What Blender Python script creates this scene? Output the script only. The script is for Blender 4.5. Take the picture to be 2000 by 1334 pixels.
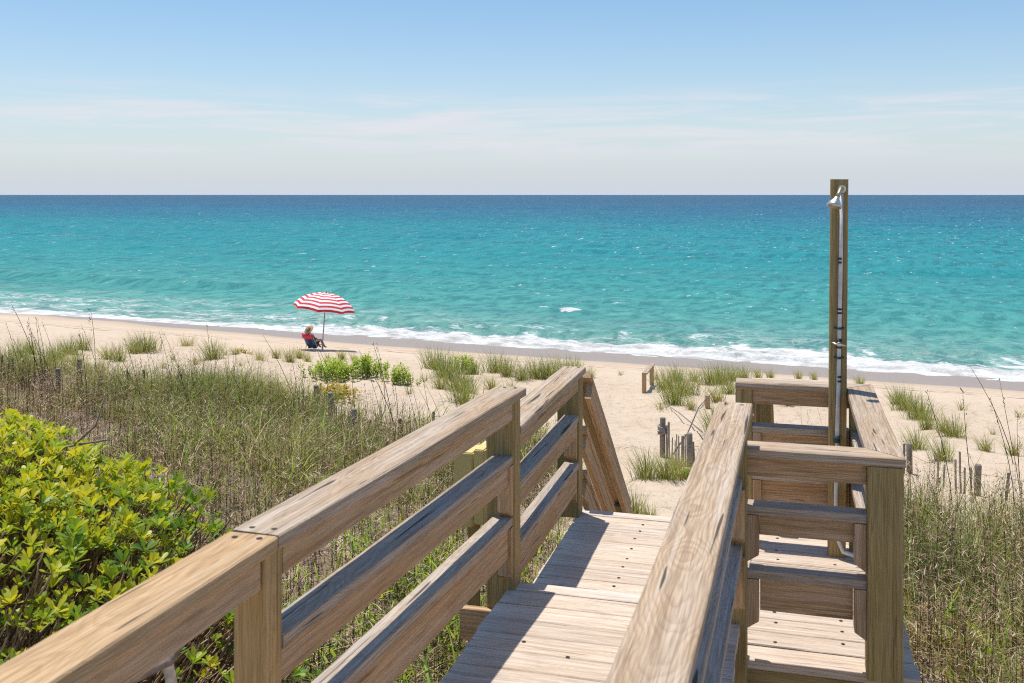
import bpy, bmesh, math, random
import numpy as np
from mathutils import Vector, Matrix

random.seed(7)
RNG = np.random.default_rng(11)
R = math.radians
scene = bpy.context.scene
COL = scene.collection
for o in list(bpy.data.objects):
    bpy.data.objects.remove(o)

# ------------------------------------------------------------------ camera
ZC = 7.5                    # camera height above the sea
F = 1944.0                  # focal length in photo pixels (2000 px wide)
cam_d = bpy.data.cameras.new('camera')
cam = bpy.data.objects.new('camera', cam_d)
COL.objects.link(cam)
cam.location = (0, 0, ZC)
cam.rotation_euler = (R(90), 0, 0)
cam_d.sensor_width = 36.0
cam_d.lens = 36.0 * F / 2000.0
cam_d.shift_y = -(667.0 - 380.5) / 2000.0
cam_d.clip_start = 0.05
cam_d.clip_end = 120000
cam_d.dof.use_dof = True
cam_d.dof.focus_distance = 11.0
cam_d.dof.aperture_fstop = 7.0
scene.camera = cam

# ------------------------------------------------------------------ world and sun
SUN_EL, SUN_AZ = R(77.0), R(-39.0)      # azimuth measured from +Y, negative = left
SD = Vector((math.sin(SUN_AZ) * math.cos(SUN_EL), math.cos(SUN_AZ) * math.cos(SUN_EL), math.sin(SUN_EL)))
world = bpy.data.worlds.new('World')
scene.world = world
world.use_nodes = True
wt = world.node_tree
wt.nodes.clear()


def nd(nt, typ, props=None, **ins):
    n = nt.nodes.new(typ)
    for k, v in (props or {}).items():
        setattr(n, k, v)
    for k, v in ins.items():
        key = int(k[1:]) if k[0] == 'i' and k[1:].isdigit() else k.replace('_', ' ')
        s = n.inputs[key]
        if isinstance(v, bpy.types.NodeSocket):
            nt.links.new(v, s)
        else:
            s.default_value = v
    return n


def mth(nt, op, a, b=0.0, c=None, clamp=False):
    n = nt.nodes.new('ShaderNodeMath')
    n.operation = op
    n.use_clamp = clamp
    for i, v in enumerate((a, b) if c is None else (a, b, c)):
        if isinstance(v, bpy.types.NodeSocket):
            nt.links.new(v, n.inputs[i])
        else:
            n.inputs[i].default_value = v
    return n.outputs[0]


def maprange(nt, v, a, b, c=0.0, d=1.0, smooth=True):
    n = nt.nodes.new('ShaderNodeMapRange')
    n.interpolation_type = 'SMOOTHSTEP' if smooth else 'LINEAR'
    nt.links.new(v, n.inputs[0])
    for i, x in enumerate((a, b, c, d)):
        n.inputs[i + 1].default_value = x
    return n.outputs[0]


def mixc(nt, fac, a, b, mode='MIX'):
    n = nt.nodes.new('ShaderNodeMix')
    n.data_type = 'RGBA'
    n.blend_type = mode
    for s, v in ((n.inputs[0], fac), (n.inputs[6], a), (n.inputs[7], b)):
        if isinstance(v, bpy.types.NodeSocket):
            nt.links.new(v, s)
        elif isinstance(v, (int, float)):
            s.default_value = v
        else:
            s.default_value = (*v[:3], 1.0)
    return n.outputs[2]


def ramp(nt, v, stops, interp='LINEAR'):
    n = nt.nodes.new('ShaderNodeValToRGB')
    cr = n.color_ramp
    cr.interpolation = interp
    while len(cr.elements) < len(stops):
        cr.elements.new(0.5)
    for e, (p, c) in zip(cr.elements, stops):
        e.position = p
        e.color = (*c[:3], 1.0) if not isinstance(c, (int, float)) else (c, c, c, 1.0)
    nt.links.new(v, n.inputs[0])
    return n.outputs[0]


def comb(nt, x, y, z):
    n = nt.nodes.new('ShaderNodeCombineXYZ')
    for i, v in enumerate((x, y, z)):
        if isinstance(v, bpy.types.NodeSocket):
            nt.links.new(v, n.inputs[i])
        else:
            n.inputs[i].default_value = v
    return n.outputs[0]


def noise(nt, vec, scale, detail=3.0, rough=0.55, dist=0.0):
    n = nd(nt, 'ShaderNodeTexNoise', None, Vector=vec, Scale=scale, Detail=detail, Roughness=rough, Distortion=dist)
    return n.outputs[0]


sky = nd(wt, 'ShaderNodeTexSky', {'sky_type': 'NISHITA', 'sun_disc': False, 'sun_elevation': SUN_EL,
                                  'sun_rotation': SUN_AZ, 'altitude': 0.0, 'air_density': 1.0,
                                  'dust_density': 0.6, 'ozone_density': 2.2})
wtc = nd(wt, 'ShaderNodeTexCoord')
wsep = nd(wt, 'ShaderNodeSeparateXYZ', None, Vector=wtc.outputs['Generated'])
# thin high cirrus in low streaks
wp = comb(wt, mth(wt, 'MULTIPLY', wsep.outputs[0], 2.2), mth(wt, 'MULTIPLY', wsep.outputs[1], 2.2),
          mth(wt, 'MULTIPLY', wsep.outputs[2], 30.0))
cn = noise(wt, wp, 2.0, 6.0, 0.6, 0.6)
cm = maprange(wt, cn, 0.41, 0.68)
band = mth(wt, 'MULTIPLY', maprange(wt, wsep.outputs[2], 0.025, 0.058), maprange(wt, wsep.outputs[2], 0.115, 0.078))
cm = mth(wt, 'MULTIPLY', mth(wt, 'MULTIPLY', cm, band), 0.95)
# pale sea haze all round the horizon
hz = mth(wt, 'POWER', 2.718, mth(wt, 'MULTIPLY', mth(wt, 'MAXIMUM', wsep.outputs[2], 0.0), -12.5))
skys = nd(wt, 'ShaderNodeHueSaturation', None, Hue=0.497, Saturation=1.2, Value=0.95, Color=sky.outputs[0]).outputs[0]
skyh = mixc(wt, mth(wt, 'MULTIPLY', hz, 0.96), skys, (4.25, 4.72, 5.45))
skyc = mixc(wt, cm, skyh, (5.25, 5.35, 5.75))
bg = nd(wt, 'ShaderNodeBackground', None, Color=skyc, Strength=0.146)
wo = nd(wt, 'ShaderNodeOutputWorld', None, Surface=bg.outputs[0])

sun_d = bpy.data.lights.new('sun', 'SUN')
sun_d.energy = 4.7
sun_d.angle = R(0.53)
sun_d.color = (1.0, 0.955, 0.88)
sun = bpy.data.objects.new('sun', sun_d)
COL.objects.link(sun)
sun.rotation_euler = SD.to_track_quat('Z', 'Y').to_euler()
sun.location = (0, 0, 60)

vs = scene.view_settings
vs.view_transform = 'Standard'
vs.look = 'None'
vs.gamma = 1.0
vs.use_curve_mapping = False
vs.exposure = 0.0
scene.cycles.use_denoising = False
scene.cycles.filter_width = 1.1
scene.cycles.sample_clamp_indirect = 3.0
scene.cycles.max_bounces = 6
scene.cycles.diffuse_bounces = 3
scene.cycles.transparent_max_bounces = 6

# ------------------------------------------------------------------ helpers
W = {}                      # world matrices of what we place


def link(o, parent=None, M=None):
    COL.objects.link(o)
    M = M or Matrix.Identity(4)
    W[o.name] = M
    if parent is not None:
        o.parent = parent
        o.matrix_basis = W[parent.name].inverted() @ M
    else:
        o.matrix_basis = M
    return o


def tag(o, label=None, cat=None, group=None, kind=None):
    if label: o['label'] = label
    if cat: o['category'] = cat
    if group: o['group'] = group
    if kind: o['kind'] = kind
    return o


def empty(name, loc=(0, 0, 0), rz=0.0, parent=None):
    o = bpy.data.objects.new(name, None)
    o.empty_display_size = 0.1
    return link(o, parent, Matrix.Translation(loc) @ Matrix.Rotation(rz, 4, 'Z'))


def mesh_obj(name, me, parent=None, M=None):
    return link(bpy.data.objects.new(name, me), parent, M)


def from_arrays(name, verts, faces, mats, smooth=False, attrs=None, midx=None):
    """verts (N,3) array, faces list of index tuples or (F,k) array"""
    me = bpy.data.meshes.new(name)
    if isinstance(faces, np.ndarray):
        faces = [faces]
    if faces and isinstance(faces[0], np.ndarray):
        tot = sum(f.shape[0] for f in faces)
        loops = np.concatenate([f.ravel() for f in faces]).astype(np.int32)
        sizes = np.concatenate([np.full(f.shape[0], f.shape[1], np.int32) for f in faces])
        starts = np.concatenate([[0], np.cumsum(sizes)[:-1]]).astype(np.int32)
        me.vertices.add(len(verts)); me.loops.add(len(loops)); me.polygons.add(tot)
        me.vertices.foreach_set('co', np.asarray(verts, np.float32).ravel())
        me.loops.foreach_set('vertex_index', loops)
        me.polygons.foreach_set('loop_start', starts)
        me.update(calc_edges=True)
    else:
        me.from_pydata([tuple(v) for v in verts], [], faces)
    for m in (mats if isinstance(mats, (list, tuple)) else [mats]):
        me.materials.append(m)
    if midx is not None:
        me.polygons.foreach_set('material_index', np.asarray(midx, np.int32))
    if smooth:
        me.polygons.foreach_set('use_smooth', np.ones(len(me.polygons), bool))
    for k, v in (attrs or {}).items():
        a = me.attributes.new(k, 'FLOAT', 'POINT')
        a.data.foreach_set('value', np.asarray(v, np.float32))
    me.validate()
    me.update()
    return me


def new_mat(name):
    m = bpy.data.materials.new(name)
    m.use_nodes = True
    nt = m.node_tree
    nt.nodes.clear()
    out = nt.nodes.new('ShaderNodeOutputMaterial')
    return m, nt, out


def simple_mat(name, col, rough=0.6, metal=0.0, var=0.12, scale=20.0, spec=0.4, bump=0.0):
    m, nt, out = new_mat(name)
    tc = nd(nt, 'ShaderNodeTexCoord')
    n = noise(nt, tc.outputs['Object'], scale, 4.0)
    c = mixc(nt, maprange(nt, n, 0.3, 0.7), [x * (1 - var) for x in col], [min(1, x * (1 + var)) for x in col])
    b = nd(nt, 'ShaderNodeBsdfPrincipled', None, Base_Color=c, Roughness=rough, Metallic=metal)
    b.inputs['Specular IOR Level'].default_value = spec
    if bump:
        bp = nd(nt, 'ShaderNodeBump', None, Height=n, Strength=bump, Distance=0.01)
        nt.links.new(bp.outputs[0], b.inputs['Normal'])
    nt.links.new(b.outputs[0], out.inputs[0])
    return m


# value noise in numpy for the terrain
_tab = RNG.random((256, 256))


def vnoise(x, y):
    xi = np.floor(x).astype(int); yi = np.floor(y).astype(int)
    fx = x - xi; fy = y - yi
    fx = fx * fx * (3 - 2 * fx); fy = fy * fy * (3 - 2 * fy)
    a = _tab[xi & 255, yi & 255]; b = _tab[(xi + 1) & 255, yi & 255]
    c = _tab[xi & 255, (yi + 1) & 255]; d = _tab[(xi + 1) & 255, (yi + 1) & 255]
    return (a * (1 - fx) + b * fx) * (1 - fy) + (c * (1 - fx) + d * fx) * fy


def fbm(x, y, oct=4):
    s = 0; a = 0.5
    for i in range(oct):
        s = s + a * vnoise(x + 17.3 * i, y - 9.1 * i)
        x = x * 2.03; y = y * 2.03; a *= 0.5
    return s


# shoreline frame: s runs offshore, t runs along the beach to the right
NS = np.array((0.41, 0.912)); S0 = 45.3


def s_of(x, y):
    return NS[0] * x + NS[1] * y


def t_of(x, y):
    return NS[1] * x - NS[0] * y


_ps = np.array([-40, 0, 7, 10, 15, 22, 28, 34, 40.5, 42.5, 45.3, 60, 90.0])
_pz = np.array([2.4, 2.95, 3.08, 3.25, 3.93, 4.75, 5.5, 6.22, 7.20, 7.38, 7.52, 9.5, 14.0])


def ground(x, y):
    x = np.asarray(x, float); y = np.asarray(y, float)
    s = s_of(x, y)
    z = ZC - np.interp(s, _ps, _pz)
    dune = np.clip((34 - s) / 8, 0, 1) * np.clip((s + 5) / 10, 0, 1)
    pathw = np.exp(-((x - 1.3 - 0.06 * (y - 8)) / 1.6) ** 2)
    z = z + dune * (1 - 0.8 * pathw) * ((fbm(x * 0.22 + 3, y * 0.22 + 5, 3) - 0.44) * 1.0)
    z = z + np.clip((40 - s) / 6, 0, 1) * (fbm(x * 1.1, y * 1.1, 3) - 0.44) * 0.10
    z = z - pathw * np.clip((28 - s) / 6, 0, 1) * 0.06
    dry = np.clip((35 - s) / 4, 0, 1) * np.clip((s - 6) / 2, 0, 1)
    z = z - dry * 0.16 * np.clip(vnoise(x * 2.3 + 31, y * 2.3) - 0.56, 0, 1) * 1.6 * (0.5 + 0.7 * pathw)
    z = z + dry * 0.05 * (fbm(x * 3.1, y * 3.1 + 7, 2) - 0.37)
    return z


def edge_s(x, y):
    """how far seaward (s) the thick growth reaches"""
    left = np.clip((-x - 1) / 8, 0, 1)
    return 13.3 + 3.2 * left + (fbm(x * 0.35 + 50, y * 0.35, 3) - 0.44) * 5.0 + np.clip((-x - 10) / 6, 0, 1) * 3.0


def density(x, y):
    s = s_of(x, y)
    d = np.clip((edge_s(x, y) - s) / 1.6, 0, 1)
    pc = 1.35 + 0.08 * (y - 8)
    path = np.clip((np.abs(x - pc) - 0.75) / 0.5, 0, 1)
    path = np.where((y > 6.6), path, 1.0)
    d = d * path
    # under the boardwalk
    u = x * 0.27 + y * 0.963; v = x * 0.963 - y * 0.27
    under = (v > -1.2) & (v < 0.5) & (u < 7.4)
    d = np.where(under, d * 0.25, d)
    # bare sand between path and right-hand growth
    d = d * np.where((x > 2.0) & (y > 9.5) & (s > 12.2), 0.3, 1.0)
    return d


def gp(px, py):
    """the spot on the ground seen at photo pixel (px, py)"""
    dx = (px - 1000) / F; dz = -(py - 380.5) / F
    y = np.linspace(3, 80, 6000)
    d = ZC + dz * y - ground(dx * y, y)
    k = int(np.argmax(d <= 0))
    yy = y[k]
    return Vector((dx * yy, yy, float(ground(dx * yy, yy))))


# ------------------------------------------------------------------ materials
def wood(name, light, dark, ring=0.9, grey=(0.50, 0.45, 0.40), greyamt=0.35, crack=0.6, ringsp=0.0062, rough=0.8, sat=1.0):
    m, nt, out = new_mat(name)
    tc = nd(nt, 'ShaderNodeTexCoord')
    oi = nd(nt, 'ShaderNodeObjectInfo')
    sp = nd(nt, 'ShaderNodeSeparateXYZ', None, Vector=tc.outputs['Object'])
    rnd = oi.outputs['Random']
    X = mth(nt, 'ADD', sp.outputs[0], mth(nt, 'MULTIPLY', rnd, 173.0))
    Y, Z = sp.outputs[1], sp.outputs[2]
    ro = mth(nt, 'MULTIPLY', rnd, 61.7)
    w1 = noise(nt, comb(nt, X, ro, 0.0), 1.1, 2.0)
    w2 = noise(nt, comb(nt, X, ro, 7.0), 1.7, 2.0)
    # knots
    vor = nd(nt, 'ShaderNodeTexVoronoi', {'feature': 'F1'}, Vector=comb(nt, mth(nt, 'ADD', mth(nt, 'MULTIPLY', X, 1.25), mth(nt, 'MULTIPLY', w2, 0.5)), mth(nt, 'MULTIPLY', Y, 6.5), ro), Scale=1.0, Randomness=1.0)
    kd = vor.outputs['Distance']
    kmask = maprange(nt, nd(nt, 'ShaderNodeSeparateColor', None, Color=vor.outputs['Color']).outputs[0], 0.45, 0.55)
    bulge = mth(nt, 'MULTIPLY', maprange(nt, kd, 0.36, 0.0, 0.0, 1.0), kmask)
    yy = mth(nt, 'ADD', Y, mth(nt, 'MULTIPLY', mth(nt, 'SUBTRACT', w1, 0.5), 0.13))
    zz = mth(nt, 'ADD', mth(nt, 'ADD', Z, 0.075), mth(nt, 'MULTIPLY', mth(nt, 'SUBTRACT', w2, 0.5), 0.13))
    rr = mth(nt, 'SQRT', mth(nt, 'ADD', mth(nt, 'MULTIPLY', yy, yy), mth(nt, 'MULTIPLY', zz, zz)))
    fine = noise(nt, comb(nt, mth(nt, 'MULTIPLY', X, 6.0), mth(nt, 'MULTIPLY', Y, 40.0), mth(nt, 'MULTIPLY', Z, 40.0)), 1.0, 3.0)
    rr = mth(nt, 'ADD', rr, mth(nt, 'MULTIPLY', bulge, 0.015))
    rr = mth(nt, 'ADD', rr, mth(nt, 'MULTIPLY', fine, 0.006))
    med = noise(nt, comb(nt, mth(nt, 'MULTIPLY', X, 2.6), mth(nt, 'MULTIPLY', Y, 14.0), mth(nt, 'MULTIPLY', Z, 14.0)), 1.0, 2.0)
    rr = mth(nt, 'ADD', rr, mth(nt, 'MULTIPLY', med, 0.016))
    rings = mth(nt, 'FRACT', mth(nt, 'DIVIDE', rr, ringsp))
    rg = ramp(nt, rings, [(0.0, 0.1), (0.45, 0.3), (0.82, 1.0), (0.93, 0.85), (1.0, 0.1)])
    fib = noise(nt, comb(nt, mth(nt, 'MULTIPLY', X, 7.0), mth(nt, 'MULTIPLY', Y, 260.0), mth(nt, 'MULTIPLY', Z, 260.0)), 1.0, 3.0, 0.6)
    big = noise(nt, comb(nt, mth(nt, 'MULTIPLY', X, 1.6), mth(nt, 'MULTIPLY', Y, 9.0), mth(nt, 'MULTIPLY', Z, 9.0)), 1.0, 4.0, 0.6)
    ck = noise(nt, comb(nt, mth(nt, 'MULTIPLY', X, 1.9), mth(nt, 'MULTIPLY', Y, 42.0), mth(nt, 'MULTIPLY', Z, 42.0)), 1.0, 2.0, 0.5, 0.3)
    ckm = maprange(nt, ck, 0.665, 0.70)
    ckm = mth(nt, 'MULTIPLY', ckm, crack)
    tone = nd(nt, 'ShaderNodeHueSaturation', None, Hue=0.5, Saturation=sat,
              Value=mth(nt, 'ADD', mth(nt, 'MULTIPLY', rnd, 0.30), 0.85), Color=(*light, 1.0)).outputs[0]
    c = mixc(nt, mth(nt, 'MULTIPLY', rg, ring * 0.52), tone, dark)
    c = mixc(nt, mth(nt, 'MULTIPLY', maprange(nt, big, 0.35, 0.7), greyamt), c, grey)
    c = mixc(nt, mth(nt, 'MULTIPLY', maprange(nt, fib, 0.38, 0.68), 0.58), c, [x * 0.62 for x in dark])
    c = mixc(nt, mth(nt, 'MULTIPLY', maprange(nt, kd, 0.07, 0.03, 0.0, 0.75), kmask), c, [x * 0.5 for x in dark])
    strk = noise(nt, comb(nt, mth(nt, 'MULTIPLY', X, 1.1), mth(nt, 'MULTIPLY', Y, 75.0), mth(nt, 'MULTIPLY', Z, 75.0)), 1.0, 4.0, 0.6)
    c = mixc(nt, maprange(nt, strk, 0.50, 0.66, 0.0, 0.42), c, [x * 0.75 for x in dark])
    c = mixc(nt, maprange(nt, strk, 0.46, 0.32, 0.0, 0.45), c, [min(1, x * 1.18) for x in grey])
    c = mixc(nt, ckm, c, (0.035, 0.028, 0.022))
    h = mth(nt, 'ADD', mth(nt, 'MULTIPLY', fib, 0.5), mth(nt, 'MULTIPLY', rg, 0.5))
    h = mth(nt, 'SUBTRACT', h, mth(nt, 'MULTIPLY', ckm, 2.5))
    bp = nd(nt, 'ShaderNodeBump', None, Height=h, Strength=0.55, Distance=0.0022)
    b = nd(nt, 'ShaderNodeBsdfPrincipled', None, Base_Color=c, Roughness=rough, Normal=bp.outputs[0])
    b.inputs['Specular IOR Level'].default_value = 0.25
    nt.links.new(b.outputs[0], out.inputs[0])
    return m


M_CAP = wood('weathered_cap_wood', (0.57, 0.42, 0.28), (0.29, 0.18, 0.10), 0.95, (0.55, 0.49, 0.42), 0.55, 0.85)
M_NEWCAP = wood('tan_cap_wood', (0.56, 0.375, 0.20), (0.32, 0.185, 0.085), 0.7, (0.50, 0.39, 0.28), 0.2, 0.8)
M_FLAT = wood('silvered_rail_wood', (0.57, 0.45, 0.34), (0.25, 0.175, 0.115), 0.8, (0.46, 0.43, 0.40), 0.5, 0.85)
M_DECK = wood('sun_bleached_deck_wood', (0.72, 0.58, 0.45), (0.45, 0.33, 0.235), 0.5, (0.68, 0.60, 0.53), 0.5, 0.5, 0.005)
M_NOSE = wood('pale_nosing_wood', (0.74, 0.63, 0.52), (0.50, 0.40, 0.31), 0.4, (0.72, 0.66, 0.60), 0.5, 0.4, 0.005)
M_RAIL = wood('brown_rail_wood', (0.64, 0.42, 0.23), (0.33, 0.18, 0.08), 0.95, (0.56, 0.45, 0.35), 0.35, 0.5)
M_POST = wood('olive_treated_post_wood', (0.47, 0.335, 0.14), (0.25, 0.165, 0.055), 0.7, (0.38, 0.32, 0.18), 0.3, 0.5)
M_BOUNCEPOST = wood('bounce_lit_post_wood', (0.60, 0.40, 0.17), (0.36, 0.20, 0.07), 0.7, (0.50, 0.37, 0.2), 0.2, 0.4)  # lighter post wood, with light bounced onto the near post painted into its colour
M_FENCE = wood('grey_fence_wood', (0.30, 0.25, 0.19), (0.14, 0.11, 0.08), 0.6, (0.36, 0.33, 0.29), 0.6, 0.4)
M_PVC = simple_mat('white_plastic_pipe', (0.62, 0.61, 0.60), 0.45, 0, 0.14, 14)
M_BLACK = simple_mat('black_rubber', (0.02, 0.025, 0.025), 0.5)
M_GREENCLAMP = simple_mat('dark_green_clamp', (0.02, 0.06, 0.05), 0.5)
M_CHROME = simple_mat('dull_zinc', (0.62, 0.60, 0.55), 0.38, 0.85, 0.2, 40)
M_BRASS = simple_mat('tarnished_brass', (0.40, 0.33, 0.20), 0.45, 0.7, 0.2, 40)
M_SCREW = simple_mat('rusty_screw', (0.04, 0.03, 0.025), 0.7, 0.3)
M_YELLOW = simple_mat('pale_yellow_plastic', (0.72, 0.56, 0.22), 0.5, 0, 0.05, 6)
M_ROPE = simple_mat('old_rope', (0.34, 0.32, 0.29), 0.9, 0, 0.3, 120)


def sand_mat():
    m, nt, out = new_mat('beach_sand')
    geo = nd(nt, 'ShaderNodeNewGeometry')
    P = geo.outputs['Position']
    sp = nd(nt, 'ShaderNodeSeparateXYZ', None, Vector=P)
    s = mth(nt, 'ADD', mth(nt, 'MULTIPLY', sp.outputs[0], float(NS[0])), mth(nt, 'MULTIPLY', sp.outputs[1], float(NS[1])))
    t = mth(nt, 'SUBTRACT', mth(nt, 'MULTIPLY', sp.outputs[0], float(NS[1])), mth(nt, 'MULTIPLY', sp.outputs[1], float(NS[0])))
    n1 = noise(nt, P, 0.35, 4.0)
    n2 = noise(nt, P, 5.0, 5.0, 0.6)
    n3 = noise(nt, P, 90.0, 3.0, 0.7)
    st = comb(nt, mth(nt, 'MULTIPLY', t, 0.12), mth(nt, 'MULTIPLY', s, 1.6), 0.0)
    n4 = noise(nt, st, 1.0, 4.0, 0.6)
    c = mixc(nt, maprange(nt, n1, 0.3, 0.7), (0.585, 0.455, 0.325), (0.635, 0.505, 0.375))
    c = mixc(nt, mth(nt, 'MULTIPLY', maprange(nt, n2, 0.35, 0.75), 0.30), c, (0.50, 0.375, 0.255))
    c = mixc(nt, mth(nt, 'MULTIPLY', maprange(nt, n3, 0.5, 0.8), 0.35), c, (0.42, 0.31, 0.21))
    # flat swept beach: bands along the shore, a darker damp belt
    beach = maprange(nt, s, 31.0, 36.0)
    c = mixc(nt, mth(nt, 'MULTIPLY', mth(nt, 'MULTIPLY', beach, maprange(nt, n4, 0.4, 0.7)), 0.45), c, (0.52, 0.385, 0.265))
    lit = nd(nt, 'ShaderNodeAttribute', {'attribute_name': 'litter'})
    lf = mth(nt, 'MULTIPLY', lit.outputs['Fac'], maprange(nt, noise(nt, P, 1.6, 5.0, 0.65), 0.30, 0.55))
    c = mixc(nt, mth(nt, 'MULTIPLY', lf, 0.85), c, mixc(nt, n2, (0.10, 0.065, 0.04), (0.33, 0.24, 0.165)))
    # wheel tracks and wrack lines parallel to the water
    wob = mth(nt, 'MULTIPLY', mth(nt, 'SUBTRACT', noise(nt, comb(nt, mth(nt, 'MULTIPLY', t, 0.05), 0.0, 3.0), 1.0, 3.0), 0.5), 3.0)
    brk = noise(nt, comb(nt, mth(nt, 'MULTIPLY', t, 0.5), s, 1.0), 1.0, 4.0)
    lines = None
    for s1, wd, am in ((34.3, 0.16, 0.95), (36.1, 0.14, 0.8), (36.9, 0.14, 0.7), (38.8, 0.15, 0.6)):
        dlt = mth(nt, 'ABSOLUTE', mth(nt, 'SUBTRACT', mth(nt, 'ADD', s, wob), s1))
        l = mth(nt, 'MULTIPLY', maprange(nt, dlt, wd, wd * 0.3), mth(nt, 'MULTIPLY', maprange(nt, brk, 0.32, 0.5), am))
        lines = l if lines is None else mth(nt, 'MAXIMUM', lines, l)
    c = mixc(nt, lines, c, (0.22, 0.15, 0.10))
    wn = noise(nt, comb(nt, mth(nt, 'MULTIPLY', t, 0.16), mth(nt, 'MULTIPLY', s, 0.16), 2.0), 1.0, 4.0)
    edge = mth(nt, 'ADD', s, mth(nt, 'MULTIPLY', mth(nt, 'SUBTRACT', wn, 0.5), 2.4))
    edge = mth(nt, 'ADD', edge, maprange(nt, t, -52.0, -22.0, -2.8, 0.2))
    wet = maprange(nt, edge, 41.0, 41.5)
    damp = maprange(nt, edge, 38.8, 41.2)
    c = mixc(nt, mth(nt, 'MULTIPLY', damp, 0.5), c, (0.40, 0.30, 0.215))
    c = mixc(nt, mth(nt, 'MULTIPLY', wet, 0.95), c, (0.32, 0.255, 0.205))
    rough = mth(nt, 'SUBTRACT', 0.92, mth(nt, 'MULTIPLY', wet, 0.5))
    # footprints and ripples
    vor = nd(nt, 'ShaderNodeTexVoronoi', {'feature': 'SMOOTH_F1'}, Vector=P, Scale=2.6, Smoothness=0.6)
    fp = noise(nt, P, 3.4, 4.0, 0.6, 0.4)
    hh = mth(nt, 'ADD', mth(nt, 'MULTIPLY', vor.outputs['Distance'], 0.7), fp)
    hh = mth(nt, 'ADD', hh, mth(nt, 'MULTIPLY', n2, 0.35))
    hh = mth(nt, 'MULTIPLY', hh, maprange(nt, s, 33.0, 29.0, 0.18, 1.0))
    hh = mth(nt, 'SUBTRACT', hh, mth(nt, 'MULTIPLY', lines, 0.5))
    bp = nd(nt, 'ShaderNodeBump', None, Height=hh, Strength=0.9, Distance=0.17)
    bp2 = nd(nt, 'ShaderNodeBump', None, Height=n3, Strength=0.35, Distance=0.006, Normal=bp.outputs[0])
    b = nd(nt, 'ShaderNodeBsdfPrincipled', None, Base_Color=c, Roughness=rough, Normal=bp2.outputs[0])
    b.inputs['Specular IOR Level'].default_value = 0.3
    nt.links.new(b.outputs[0], out.inputs[0])
    return m


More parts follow.
